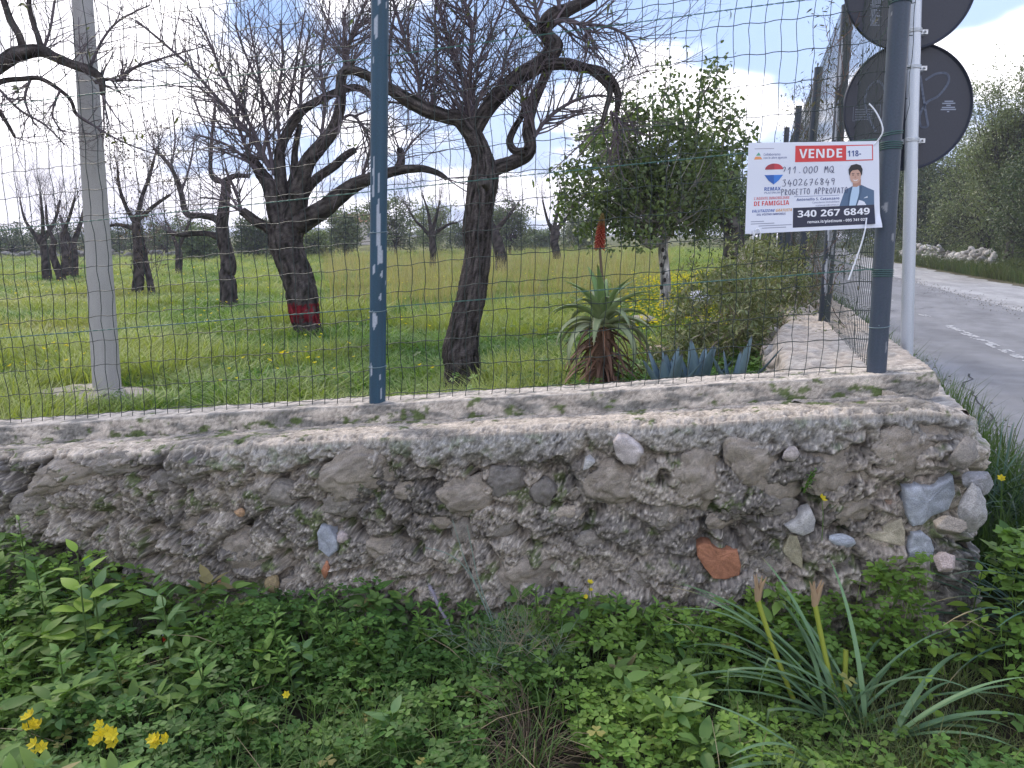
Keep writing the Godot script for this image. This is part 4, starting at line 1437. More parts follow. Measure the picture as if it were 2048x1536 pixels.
func bare_tree(root: Node3D, D: float, trunk: Array, limbs: Array, shoots: Array, sd: int, sides: int, amount: float, length: float, spread_z: float) -> Array:
	# trunk, limbs and thin shoots given by their outlines at depth D; then a haze of twigs grown from them
	var rng := RandomNumberGenerator.new()
	rng.seed = sd
	var tm := MB.new()
	var tr := limbs_px(D, trunk)
	var tp: PackedVector3Array = tr[0]
	var trr: PackedFloat32Array = tr[1]
	var g := Vector3(tp[0].x, tp[0].y - 0.25, tp[0].z)
	tp.insert(0, g)
	trr.insert(0, trr[0] * 1.15)
	bark_tube(tm, tp, trr, sides, bark_col, 0.18)
	for k in tm.v.size():
		var p := tm.v[k]
		var nz := 0.05 * n2.get_noise_3d(p.x * 90.0, p.y * 20.0, p.z * 90.0)
		if p.y > band.x + nz and p.y < band.y + nz * 0.6 and n2.get_noise_3d(p.x * 160.0, p.y * 60.0, p.z * 160.0) < 0.16:
			var q := tm.c[k].r / bark_col.r
			tm.c[k] = Color(0.125 * q, 0.014 * q, 0.018 * q)
	part("trunk", tm, M.bark, root)
	var tw := MB.new()
	var tips := []
	for l in limbs:
		var lm := MB.new()
		var sp: Array = l.duplicate(true)
		var off := rng.randf_range(-1.0, 1.0) * spread_z
		for k in sp.size():
			if sp[k].size() < 4:
				sp[k].append(off * k / sp.size())
		var r := limbs_px(D, sp)
		bark_tube(lm, r[0], r[1], maxi(sides / 2, 8), bark_col, 0.14)
		part("limb", lm, M.bark, root)
		var pp: PackedVector3Array = r[0]
		var rr: PackedFloat32Array = r[1]
		var run := 0.0
		var total := 0.0
		for k in pp.size() - 1: total += pp[k].distance_to(pp[k + 1])
		for k in range(1, pp.size()):
			var step := pp[k].distance_to(pp[k - 1])
			run += step
			var want := step * amount * (0.25 + 0.75 * run / total)
			while want > 0.0:
				if rng.randf() < want:
					var t := (pp[k] - pp[k - 1]).normalized()
					var dir := (Vector3(rng.randf_range(-0.6, 0.6), rng.randf_range(0.15, 1.0), rng.randf_range(-0.8, 0.8)) + t * 0.35).normalized()
					shoot(tw, rng, pp[k], dir, length * rng.randf_range(0.35, 1.0), minf(rr[k] * 0.35, 0.0042 + 0.0008 * D / 5.0), 2, 0.5, 6, tips)
				want -= 1.0
		for k in 3:
			var t := (pp[-1] - pp[-3]).normalized()
			shoot(tw, rng, pp[-1], t + Vector3(rng.randf_range(-0.5, 0.5), rng.randf_range(-0.1, 0.8), rng.randf_range(-0.5, 0.5)), length * rng.randf_range(0.3, 0.7), minf(rr[-1] * 0.5, 0.008), 2, 0.3, 5, tips)
	for s in shoots:
		var sm := MB.new()
		var r := limbs_px(D, s)
		tube(sm, r[0], r[1], 7, Color(twig_col.r * 0.8, twig_col.g * 0.8, twig_col.b * 0.8))
		part("branch", sm, M.twig, root)
		var pp: PackedVector3Array = r[0]
		var rr: PackedFloat32Array = r[1]
		for k in range(2, pp.size(), 1):
			if rng.randf() < 0.55:
				var t := (pp[k] - pp[k - 1]).normalized()
				var side := t.cross(Vector3(rng.randf_range(-1, 1), rng.randf_range(-1, 1), rng.randf_range(-1, 1))).normalized()
				shoot(tw, rng, pp[k], t * 0.7 + side * 0.8, length * rng.randf_range(0.25, 0.6), maxf(rr[k] * 0.5, 0.0022), 1, 0.4, 4, tips)
	part("twigs", tw, M.twig, root, Vector3.ZERO, "stuff")
	return tips

func leaf_shape(L: float, W: float, fold: float, droop: float, segs: int, stem := 0.0) -> MB:
	# a pointed oval leaf lying along +x, its midrib sunk
	var m := MB.new()
	var pos := PackedVector3Array()
	var cc := PackedColorArray()
	for k in 3:
		for s in segs + 1:
			var f := s / float(segs)
			var w := W * 0.5 * sin(PI * pow(f, 0.8)) * (1.0 if k != 1 else 0.0)
			pos.append(Vector3(stem + L * f, -droop * f * f + (absf(w) * fold), -w if k == 2 else w))
			cc.append(Color.WHITE)
	grid(m, pos, 3, segs + 1, false, cc)
	if stem > 0.0:
		quad(m, Vector3(0, 0, 0.0012), Vector3(stem, 0, 0.0012), Vector3(stem, 0, -0.0012), Vector3(0, 0, -0.0012), Color.WHITE)
	return m

func rand_basis(rng: RandomNumberGenerator, flat: float) -> Basis:
	var b := Basis(Vector3.UP, rng.randf() * TAU)
	return b * Basis(Vector3(0, 0, 1), rng.randf_range(-1, 1) * flat) * Basis(Vector3(1, 0, 0), rng.randf_range(-1, 1) * flat)

func leafy_tree(root: Node3D, foot: Vector3, trunk_pts: Array, r0: float, centre: Vector3, radius: Vector3, clumps: int, per: int, leaf: Mesh, clump_r: float, col: Color, col2: Color, sd: int, tcol: Color, fill := 0.45) -> void:
	var rng := RandomNumberGenerator.new()
	rng.seed = sd
	var tm := MB.new()
	var pts := PackedVector3Array([foot - Vector3(0, 0.15, 0)])
	for p in trunk_pts: pts.append(p)
	var rad := PackedFloat32Array()
	for k in pts.size(): rad.append(lerpf(r0, r0 * 0.62, k / float(pts.size() - 1)))
	var sm := smooth(pts, rad, 8)
	bark_tube(tm, sm[0], sm[1], 18, tcol, 0.06)
	part("trunk", tm, M.bark, root)
	var bm := MB.new()
	var xf := []
	var cols := PackedColorArray()
	var topp := pts[pts.size() - 1]
	for k in clumps:
		var d := Vector3(rng.randf_range(-1, 1), rng.randf_range(-1, 1), rng.randf_range(-1, 1)).normalized()
		var rr := pow(rng.randf(), fill)
		rr *= 0.86 + 0.4 * n1.get_noise_3d(d.x * 12.0 + sd, d.y * 12.0, d.z * 12.0) + (0.16 if rng.randf() < 0.12 else 0.0)
		var c := centre + d * radius * rr
		# a bough to the clump
		var mid := topp.lerp(c, 0.55) + Vector3(rng.randf_range(-0.1, 0.1), -0.12 * radius.y, rng.randf_range(-0.1, 0.1))
		var br := smooth(PackedVector3Array([topp + Vector3(rng.randf_range(-0.05, 0.05), rng.randf_range(-0.2, 0.0), 0), mid, c]), PackedFloat32Array([r0 * 0.22, r0 * 0.10, r0 * 0.03]), 4)
		tube(bm, br[0], br[1], 5, tcol)
		var tone := rng.randf_range(0.7, 1.3)
		var mixc := rng.randf()
		for j in per:
			var o := Vector3(rng.randfn(0, 0.5), rng.randfn(0, 0.45), rng.randfn(0, 0.5)) * clump_r
			var b := rand_basis(rng, 1.1)
			var sc := rng.randf_range(0.65, 1.25)
			xf.append(Transform3D(b.scaled(Vector3.ONE * sc), c + o))
			var q := col.lerp(col2, clampf(mixc * 0.6 + rng.randf() * 0.5, 0.0, 1.0))
			var t2 := tone * rng.randf_range(0.75, 1.25)
			cols.append(Color(q.r * t2, q.g * t2, q.b * t2))
	part("boughs", bm, M.bark, root, Vector3.ZERO, "stuff")
	scatter("crown", leaf, M.tree_leaf, root, xf, cols)

func tiny_leaves(root: Node3D, tips: Array, share: float, leaf: Mesh, col: Color, sd: int) -> void:
	var rng := RandomNumberGenerator.new()
	rng.seed = sd
	var xf := []
	var cols := PackedColorArray()
	for t in tips:
		if rng.randf() < share:
			for k in rng.randi_range(1, 3):
				xf.append(Transform3D(rand_basis(rng, 1.3).scaled(Vector3.ONE * rng.randf_range(0.6, 1.2)), t[0] + Vector3(rng.randf_range(-0.02, 0.02), rng.randf_range(-0.03, 0.02), rng.randf_range(-0.02, 0.02))))
				var q := rng.randf_range(0.6, 1.4)
				cols.append(Color(col.r * q, col.g * q, col.b * q))
	if xf.size() > 0:
		scatter("leaves", leaf, M.tree_leaf, root, xf, cols)

func make_trees() -> void:
	var small_leaf := mesh_of(leaf_shape(0.055, 0.016, 0.2, 0.012, 3))
	# --- the near almond in the middle ---
	var D := 5.2
	fine_rings = 18
	var t := thing("almond_tree", "bare dark almond tree with forked crooked limbs, nearest behind the fence", "tree", hit(918, 800))
	var tips := bare_tree(t, D,
		[[918, 815, 33], [924, 740, 33], [921, 705, 36], [930, 650, 30], [944, 580, 27], [955, 505, 26], [955, 470, 29], [959, 427, 27], [967, 362, 29], [963, 312, 20], [945, 268, 18]],
		[
			[[948, 275, 17], [921, 240, 15], [890, 232, 13], [853, 219, 14], [819, 202, 13], [785, 181, 11], [757, 164, 10], [730, 149, 9], [702, 140, 8.5], [683, 148, 8], [679, 171, 7.5], [677, 193, 7]],
			[[945, 268, 16], [969, 226, 14], [1000, 188, 15], [1037, 154, 15], [1072, 133, 15], [1097, 113, 16], [1108, 93, 18], [1096, 75, 14], [1089, 58, 15], [1106, 34, 17], [1140, 17, 12], [1174, 0, 11], [1235, -40, 9]],
			[[1090, 130, 12], [1133, 128, 11], [1174, 137, 9], [1205, 144, 8], [1225, 164, 8], [1236, 191, 7], [1234, 222, 5]],
			[[1178, 138, 7], [1208, 164, 6.5], [1220, 185, 6], [1212, 219, 5], [1203, 250, 4]],
			[[980, 340, 16], [1000, 333, 14], [1024, 325, 13], [1051, 311, 13.5], [1061, 292, 12], [1055, 260, 10.5], [1065, 212, 10], [1082, 171, 9.5], [1096, 140, 9]],
			[[1052, 302, 8], [1031, 302, 7.5], [1019, 284, 7], [1027, 260, 6.5], [1041, 236, 6], [1048, 217, 6]],
			[[1090, 55, 9], [1072, 62, 6], [1041, 27, 5], [1010, -20, 4]],
		],
		[
			[[938, 255, 6], [937, 222, 5], [928, 171, 4.5], [908, 113, 4.5], [894, 68, 4], [873, 0, 3.5], [860, -60, 2]], [[942, 255, 6], [938, 220, 5], [941, 150, 4], [942, 103, 4], [943, 51, 4.5], [928, 0, 4], [915, -50, 2]], [[944, 255, 5], [944, 222, 4], [952, 160, 3], [962, 110, 3], [990, 50, 2.5], [1010, 0, 2]],
			[[843, 214, 5], [839, 200, 4.5], [836, 147, 4], [812, 85, 4], [795, 30, 3], [780, -20, 2.5]], [[866, 224, 5], [863, 210, 4], [873, 144, 3], [870, 51, 2.5], [872, -10, 2]], [[782, 181, 3.5], [778, 100, 3], [790, 20, 2]], [[700, 140, 4], [694, 100, 3.5], [712, 50, 3], [732, 0, 2]], [[690, 142, 3.5], [686, 90, 2.5], [690, 20, 2]],
			[[1078, 48, 5], [1072, 20, 4], [1066, -20, 3]], [[1068, 275, 4], [1096, 236, 4], [1147, 202, 3.5], [1198, 191, 2.5], [1240, 200, 1.5]], [[1048, 220, 3], [1040, 180, 3], [1020, 150, 2], [1008, 100, 1.5]], [[1055, 255, 3], [1044, 200, 2.5], [1038, 150, 2]],
			[[1108, 45, 6], [1135, 40, 4.5], [1165, 52, 4], [1182, 75, 3.5], [1190, 110, 2]], [[1160, 48, 3.5], [1220, 55, 3], [1260, 80, 2.5], [1280, 130, 1.5]], [[1220, 222, 3], [1235, 236, 3], [1247, 254, 2]], [[1120, 20, 4], [1110, -30, 3]], [[1000, 190, 3], [1010, 120, 2.5], [1035, 60, 2]],
		], 101, 60, 6.5, 0.85, 0.35)
	tiny_leaves(t, tips, 0.03, small_leaf, Color(0.12, 0.15, 0.035), 5)
	# sawn limb
	var cut := MB.new()
	var cp := at(967, 369, D - 0.085)
	var toward := (eye - cp).normalized()
	tube(cut, PackedVector3Array([cp - toward * 0.05, cp + toward * 0.012, cp + toward * 0.02, cp + toward * 0.016]), PackedFloat32Array([0.05, 0.048, 0.044, 0.034]), 18, Color(0.16, 0.14, 0.12), true)
	part("sawn_knot", cut, M.bark, t).set_meta("label", "pale round scar of a sawn limb")

	# --- the broad almond behind, with a red band ---
	D = 8.9
	fine_rings = 14
	band = Vector2(at(612, 646, D).y, at(608, 606, D).y)
	t = thing("almond_tree", "broad many limbed bare almond tree with a red painted band on its leaning trunk", "tree", hit(612, 668))
	tips = bare_tree(t, D,
		[[622, 690, 25], [615, 655, 27], [608, 612, 28], [597, 560, 29], [580, 512, 30], [572, 482, 32], [576, 455, 31]],
		[
			[[560, 480, 14], [535, 456, 10], [513, 444, 9.5], [495, 430, 9], [484, 422, 8]],
			[[565, 460, 20], [552, 420, 18], [547, 393, 17], [535, 365, 13], [523, 349, 12], [506, 322, 9], [492, 310, 9]],
			[[572, 440, 14], [564, 380, 12], [560, 342, 11], [560, 301, 10], [578, 260, 9], [608, 219, 8], [649, 195, 7.5], [683, 181, 7], [713, 175, 7], [740, 190, 6], [752, 215, 4]],
			[[588, 440, 22], [597, 405, 18], [602, 369, 16], [615, 325, 14], [643, 290, 13], [666, 260, 12], [681, 212, 10], [683, 171, 8.5], [688, 145, 8], [706, 120, 6]],
			[[600, 405, 11], [618, 375, 9], [636, 355, 8.5], [670, 331, 8], [690, 312, 7], [710, 300, 6]],
			[[592, 452, 22], [612, 440, 20], [649, 417, 17], [700, 376, 14], [737, 359, 11.5], [791, 342, 9.5], [839, 337, 7], [873, 345, 5.5], [893, 357, 4]],
			[[795, 342, 9], [802, 322, 8], [800, 300, 7]],
			[[578, 450, 20], [580, 400, 14], [588, 350, 8], [590, 300, 6], [600, 250, 5]],
		],
		[
			[[535, 330, 5], [500, 270, 4.5], [461, 226, 4], [420, 180, 3.5], [376, 130, 3], [320, 80, 2.5], [273, 41, 2]], [[540, 340, 5], [510, 270, 4], [472, 198, 3.5], [440, 140, 3], [424, 96, 2.5], [393, 34, 2]], [[548, 350, 4.5], [530, 250, 3.5], [520, 160, 3], [505, 80, 2], [495, 20, 1.5]], [[560, 300, 4], [555, 210, 3], [565, 120, 2.5], [560, 40, 1.5]],
			[[600, 225, 4], [605, 140, 3], [620, 60, 2]], [[650, 195, 4], [640, 120, 3], [655, 50, 2], [660, 0, 1.5]], [[640, 290, 4], [650, 200, 3], [640, 140, 2]], [[520, 345, 4], [470, 300, 3], [430, 280, 2.5], [395, 270, 2]], [[500, 318, 4], [480, 260, 3], [470, 190, 2]], [[690, 150, 3.5], [700, 90, 3], [730, 30, 2]], [[720, 368, 3.5], [740, 300, 3], [760, 240, 2]], [[660, 262, 3.5], [700, 230, 3], [730, 260, 2.5], [745, 300, 2]], [[484, 424, 3.5], [470, 380, 2.5], [452, 340, 2]], [[484, 424, 3], [440, 400, 2], [400, 395, 1.5]],
			[[560, 250, 3], [500, 130, 2.5], [470, 50, 2]], [[575, 230, 3], [590, 140, 2.5], [610, 20, 1.5]], [[790, 342, 3], [820, 290, 2], [860, 250, 1.5]],
		], 202, 44, 9.5, 1.7, 0.7)
	tiny_leaves(t, tips, 0.02, small_leaf, Color(0.12, 0.14, 0.04), 6)
	band = Vector2(9, 9)

	# --- almond whose limb reaches in from the left edge ---
	D = 4.55
	t = thing("almond_tree", "dark almond limb reaching in at the upper left in front of the concrete pole", "tree", at(-240, 830, D))
	tips = bare_tree(t, D, [[-240, 845, 36], [-230, 700, 33], [-215, 550, 30], [-190, 400, 27], [-150, 290, 24], [-100, 220, 20]],
		[
			[[-100, 220, 18], [-50, 165, 16], [0, 130, 14], [27, 112, 14], [60, 103, 12], [85, 103, 11], [113, 116, 9], [147, 130, 8.5], [178, 140, 9], [201, 157, 7], [206, 190, 5]],
			[[-100, 225, 12], [-50, 190, 9], [0, 164, 5], [45, 158, 4.5], [85, 159, 4], [137, 195, 3.5], [154, 229, 3], [191, 253, 2]],
			[[44, 92, 7], [38, 70, 6.5], [20, 38, 6.5], [7, 0, 6], [-10, -60, 4]],
			[[82, 95, 6], [75, 70, 5], [68, 51, 5], [58, 10, 4.5], [60, -40, 3]],
			[[-60, 180, 7], [-20, 200, 5], [10, 240, 4], [30, 275, 2.5]],
		],
		[[[190, 165, 4], [215, 158, 3.5], [240, 160, 3], [270, 135, 3], [330, 115, 2], [400, 95, 1.2]], [[178, 140, 3.5], [205, 80, 2.5], [240, 40, 2], [300, 10, 1.2]], [[85, 105, 3], [100, 60, 2.5], [110, 0, 2]], [[0, 180, 3], [40, 220, 2.5], [90, 250, 2], [130, 290, 1.3]], [[60, 160, 3], [50, 200, 2.5], [70, 250, 1.5]], [[154, 229, 2.5], [210, 265, 2], [260, 290, 1.5], [330, 315, 1]], [[120, 180, 2.5], [105, 230, 2], [130, 270, 1.2]]],
		303, 26, 9.0, 0.5, 0.2)
	fine_rings = 8
	tiny_leaves(t, tips, 0.02, small_leaf, Color(0.15, 0.16, 0.05), 7)

	# --- smaller almonds farther off: thin trunks ---
	D = 12.8
	t = thing("almond_tree", "bare almond with a straight knobbly trunk left of the red banded tree", "tree", hit(458, 617))
	tips = bare_tree(t, D, [[460, 622, 17], [457, 571, 15], [453, 550, 13], [457, 534, 14], [452, 500, 13], [444, 462, 12], [448, 414, 10], [452, 376, 9], [448, 360, 8]],
		[[[447, 455, 8], [430, 437, 7], [403, 431, 6], [373, 427, 6], [362, 386, 5], [342, 335, 4], [308, 297, 3]], [[446, 480, 7], [420, 468, 5.5], [390, 467, 5], [362, 470, 4.5], [335, 464, 4]], [[450, 365, 6], [430, 358, 5], [421, 340, 4], [424, 273, 3], [430, 210, 2]], [[450, 362, 6], [470, 352, 5], [497, 352, 4]]],
		[[[362, 386, 2.5], [380, 330, 2], [390, 270, 1.5]], [[342, 335, 2], [350, 280, 1.7], [345, 220, 1.2]], [[424, 273, 2], [400, 230, 1.5], [385, 190, 1.2]]], 404, 24, 9.0, 1.3, 0.8)
	D = 16.5
	t = thing("almond_tree", "twin trunked almond with russet twigs right of the concrete pole", "tree", hit(285, 590))
	tips = bare_tree(t, D, [[275, 586, 11], [277, 540, 10], [277, 500, 9], [272, 455, 7], [275, 430, 6]],
		[[[306, 600, 7], [302, 575, 6.5], [296, 544, 6], [288, 505, 5.5], [282, 470, 5]], [[275, 450, 6], [255, 420, 4], [240, 380, 3], [235, 340, 2]], [[275, 435, 5], [285, 390, 4], [300, 350, 3], [310, 310, 2]], [[276, 440, 5], [310, 410, 3.5], [340, 390, 2.5]], [[276, 460, 5], [240, 450, 3.5], [215, 455, 2.5], [200, 480, 2]]],
		[], 505, 14, 13.0, 1.5, 0.8)
	tiny_leaves(t, tips, 0.5, mesh_of(leaf_shape(0.06, 0.03, 0.2, 0.01, 2)), Color(0.10, 0.065, 0.04), 8)
	# leafless scrub seen between the pole and the twin trunks
	var far := [
		[23.0, "clump of short almond trunks at the far left of the field", [[95, 555, 9], [92, 525, 8], [88, 495, 7], [80, 470, 5]], [[[90, 500, 6], [70, 470, 4], [50, 440, 2.5], [40, 400, 1.5]], [[88, 480, 5], [110, 440, 3], [120, 400, 2]], [[86, 470, 4], [85, 430, 3], [80, 390, 1.5]]]],
		[22.0, "curved double trunk almond beside the concrete pole", [[122, 552, 8], [112, 530, 7], [105, 505, 6], [108, 480, 5]], [[[130, 550, 7], [131, 520, 7], [128, 490, 6], [125, 465, 4]], [[110, 485, 4], [95, 450, 3], [92, 410, 2]], [[126, 470, 4], [140, 430, 3], [150, 395, 2]]]],
		[24.0, "squat almond trunk just left of the concrete pole", [[148, 556, 8], [148, 520, 8], [145, 490, 7]], [[[146, 495, 6], [130, 460, 4], [120, 430, 2]], [[145, 490, 6], [160, 450, 4], [170, 410, 2]]]],
		[27.0, "pale twigged small almond before the far trees, right of the blue post", [[865, 525, 6], [866, 500, 6], [864, 478, 6], [862, 460, 5]], [[[864, 478, 4], [845, 455, 3], [830, 440, 2], [815, 415, 1.2]], [[863, 465, 4], [872, 435, 3], [880, 400, 1.5]], [[864, 470, 4], [895, 450, 2.5], [915, 445, 1.5]], [[862, 460, 4], [855, 420, 2.5], [845, 390, 1.2]]]],
		[24.0, "slanting dark almond trunk just right of the nearest tree", [[1003, 525, 11], [998, 495, 11], [990, 470, 10], [984, 450, 7]], [[[988, 460, 6], [980, 430, 3.5], [985, 390, 2]], [[990, 462, 6], [1010, 440, 4], [1030, 415, 2]], [[988, 455, 5], [960, 420, 3], [950, 395, 1.5]]]],
		[30.0, "short forked dark almond left of the leafy white stemmed tree", [[1113, 505, 7], [1108, 485, 8], [1110, 465, 9], [1105, 455, 6]], [[[1108, 465, 6], [1095, 440, 3], [1085, 400, 1.5]], [[1110, 462, 6], [1130, 440, 3], [1150, 410, 1.5]], [[1108, 458, 5], [1115, 420, 3], [1120, 380, 1.5]]]],
		[26.0, "grey leaning almond trunk behind the twin trunks", [[357, 540, 6], [358, 515, 7], [355, 495, 5]], [[[356, 500, 4], [345, 470, 3], [330, 440, 1.5]], [[356, 498, 4], [370, 465, 3], [385, 430, 1.5]]]],
	]
	var sd := 600
	for f in far:
		var p: Array = f[2]
		t = thing("almond_tree", f[1], "tree", at(p[0][0], p[0][1], f[0]))
		tips = bare_tree(t, f[0], p, f[3], [], sd, 12, 8.0, 1.9, 0.8)
		sd += 11

func make_green_trees() -> void:
	var carob := mesh_of(leaf_shape(0.075, 0.045, 0.15, 0.01, 3))
	var olive := mesh_of(leaf_shape(0.085, 0.026, 0.15, 0.01, 3))
	var over_leaf := mesh_of(leaf_shape(0.13, 0.045, 0.15, 0.01, 2))
	var far_leaf := mesh_of(leaf_shape(0.20, 0.10, 0.2, 0.02, 2))
	var mid_green := Color(0.088, 0.132, 0.048)
	var lit_green := Color(0.165, 0.205, 0.072)  # paler leaf green, mixed in at random through the crowns
	var sage := Color(0.13, 0.155, 0.085)
	var sage2 := Color(0.22, 0.25, 0.115)
	var dark := Color(0.048, 0.076, 0.028)
	# leafy tree with a pale slim stem
	var foot := at(1330, 612, 10.0)
	var t := thing("carob_tree", "leafy green tree with slim pale spotted stem inside the fence corner", "tree", foot)
	var c := at(1300, 345, 10.0)
	var tp := [at(1331, 560, 10.0), at(1326, 500, 10.0), at(1330, 470, 10.0), at(1322, 440, 10.0)]
	leafy_tree(t, foot, tp, 0.075, c, Vector3(1.28, 1.12, 1.15), 230, 46, carob, 0.17, mid_green, lit_green, 71, Color(0.34, 0.32, 0.29), 0.5)
	# upper sprays that stand clear of the crown
	var rng := RandomNumberGenerator.new()
	rng.seed = 72
	var bm := MB.new()
	var xf := []
	var cols := PackedColorArray()
	for s in [[1330, 300, 1335, 130, 26], [1390, 300, 1420, 140, 34], [1440, 320, 1475, 215, 24], [1300, 280, 1290, 200, 20], [1220, 330, 1195, 250, 22], [1180, 380, 1140, 320, 18], [1370, 260, 1350, 170, 18], [1430, 300, 1445, 190, 22], [1460, 350, 1500, 265, 20], [1260, 300, 1255, 220, 18], [1150, 420, 1115, 350, 14], [1400, 200, 1445, 130, 14], [1250, 400, 1160, 465, 26], [1290, 420, 1235, 485, 24], [1350, 400, 1405, 470, 26], [1300, 430, 1285, 480, 16], [1180, 380, 1122, 430, 20], [1400, 380, 1460, 420, 22], [1220, 400, 1180, 480, 20]]:
		var a := at(s[0], s[1], 10.0 + rng.randf_range(-0.5, 0.5))
		var b := at(s[2], s[3], 10.0 + rng.randf_range(-0.5, 0.5))
		tube(bm, PackedVector3Array([a, a.lerp(b, 0.5) + Vector3(rng.randf_range(-0.06, 0.06), 0, 0), b]), PackedFloat32Array([0.016, 0.010, 0.004]), 5, Color(0.2, 0.18, 0.16))
		for k in s[4] * 9:
			var f := rng.randf_range(0.05, 1.03)
			var w := 0.15 * (1.1 - f * 0.6)
			xf.append(Transform3D(rand_basis(rng, 1.2).scaled(Vector3.ONE * rng.randf_range(0.7, 1.2)), a.lerp(b, f) + Vector3(rng.randfn(0, w), rng.randfn(0, w), rng.randfn(0, w))))
			var q := mid_green.lerp(lit_green, rng.randf()) * rng.randf_range(0.7, 1.2)
			cols.append(q)
	# fork limbs of the pale stem
	for s in [[[1330, 478, 9], [1300, 490, 8], [1280, 470, 7], [1265, 440, 6], [1252, 410, 5]], [[1332, 475, 9], [1345, 450, 8], [1352, 425, 6]], [[1330, 480, 8], [1325, 445, 7], [1300, 430, 5]]]:
		var l := limbs_px(10.0, s)
		tube(bm, l[0], l[1], 9, Color(0.30, 0.28, 0.26))
	part("sprays", bm, M.bark, t, Vector3.ZERO, "stuff")
	scatter("leaves", carob, M.tree_leaf, t, xf, cols)
	# dark knots on the stem
	for k in 7:
		var y := 500.0 + k * 15.0
		var kp := at(1326.0 + 4.0 * sin(k * 2.1), y, 9.93)
		part("knot", blob(Vector3(0.022, 0.03, 0.014), 80.0 + k, 0.1, 8, 10, Color(0.05, 0.045, 0.04)), M.bark, t, kp)
	# olive with a thick leaning trunk just behind it
	foot = at(1468, 500, 14.0)
	t = thing("olive_tree", "grey green olive with thick leaning trunk behind the pale stemmed tree", "tree", foot)
	leafy_tree(t, foot, [at(1466, 460, 14.0), at(1442, 427, 14.0), at(1425, 402, 14.0)], 0.20, at(1420, 390, 14.2), Vector3(0.80, 0.85, 0.9), 150, 80, olive, 0.26, sage, mid_green, 91, Color(0.085, 0.078, 0.07))
	# olives across the road
	var over := [
		[2040, 290, 28.0, Vector3(2.2, 3.9, 2.4), "tall olive rising at the right edge across the road", 330, 110, sage, sage2],
		[1985, 370, 34.0, Vector3(3.0, 4.2, 2.8), "grey green olive across the road right of the sign discs", 330, 110, sage, sage2],
		[1880, 400, 46.0, Vector3(3.9, 3.9, 3.2), "dark rounded olive across the road behind the grey pole", 260, 110, dark, sage],
		[1775, 385, 60.0, Vector3(4.4, 5.4, 4.0), "dark green tree across the road behind the corner post", 260, 110, dark, mid_green],
		[1705, 400, 84.0, Vector3(5.0, 6.4, 4.6), "dark tree at the far bend of the road", 220, 110, dark, mid_green],
		[1640, 440, 105.0, Vector3(5.5, 4.4, 5.0), "distant dark tree beyond the side fence", 180, 100, dark, sage],
		[2100, 400, 24.0, Vector3(2.0, 2.6, 2.0), "olive bush cut by the right edge above the stone heap", 200, 100, sage, dark],
		[1480, 425, 30.0, Vector3(1.6, 1.5, 1.6), "far olive seen behind the notice's left edge", 120, 70, sage, mid_green],
	]
	var sd := 120
	for o in over:
		var cc := at(o[0], o[1], o[2])
		var f := Vector3(cc.x, ground_y(cc.x, cc.z), cc.z)
		t = thing("olive_tree", o[4], "tree", f)
		leafy_tree(t, f, [f.lerp(cc, 0.3) + Vector3(0.1, 0, 0), f.lerp(cc, 0.55)], 0.16, cc, o[3], o[5], o[6], far_leaf if o[2] > 40.0 else over_leaf, 0.5 if o[2] < 40.0 else 0.8, o[7], o[8], sd, Color(0.07, 0.062, 0.055), 0.5)
		sd += 7
	# trees and bushes along the far edge of the field
	var edge := [
		[690, 462, 46.0, 1.3, 1.5, "small grey olive on the field edge left of the blue post", sage], [790, 452, 52.0, 2.6, 2.4, "wide olive on the field edge right of the blue post", sage], [860, 455, 58.0, 2.2, 2.4, "pale rounded olive behind the thin twigged almond", sage2], [1020, 452, 50.0, 2.1, 1.9, "grey round olive on the field edge right of the nearest tree", sage],
		[935, 470, 66.0, 2.5, 1.6, "low dark bush on the field edge behind the nearest trunk", dark], [1160, 460, 60.0, 2.2, 2.0, "grey bush at the field edge left of the leafy tree", sage], [1080, 478, 70.0, 2.4, 1.2, "low hedge bush between the two short far trunks", mid_green], [20, 480, 62.0, 4.5, 1.8, "dark hedge at the far left edge of the field", dark],
		[120, 476, 70.0, 4.5, 2.0, "dark green hedge behind the clumped almond trunks", dark], [230, 478, 66.0, 3.5, 1.7, "hedge tree just right of the concrete pole", dark], [330, 470, 60.0, 3.0, 1.9, "green bush behind the twin trunked almond", mid_green], [510, 470, 48.0, 1.6, 1.5, "dark rounded bush left of the red banded tree", dark],
		[630, 486, 50.0, 2.0, 0.9, "bright low bush right of the red banded trunk", lit_green], [400, 486, 44.0, 1.4, 1.0, "round bush behind the straight knobbly almond", mid_green], [550, 480, 70.0, 3.0, 1.5, "far hedge bush behind the broad almond", dark],
	]
	for o in edge:
		var cc := at(o[0], o[1], o[2])
		var f := Vector3(cc.x, ground_y(cc.x, cc.z), cc.z)
		t = thing("field_edge_tree", o[5], "tree", f, "trees and bushes along the far edge of the field")
		leafy_tree(t, f, [f.lerp(cc, 0.5)], 0.13, cc, Vector3(o[3], o[4], o[3]), 90, 60, far_leaf, 0.42, o[6], (o[6] as Color).lerp(lit_green, 0.35), sd, Color(0.07, 0.062, 0.055), 0.5)
		sd += 7

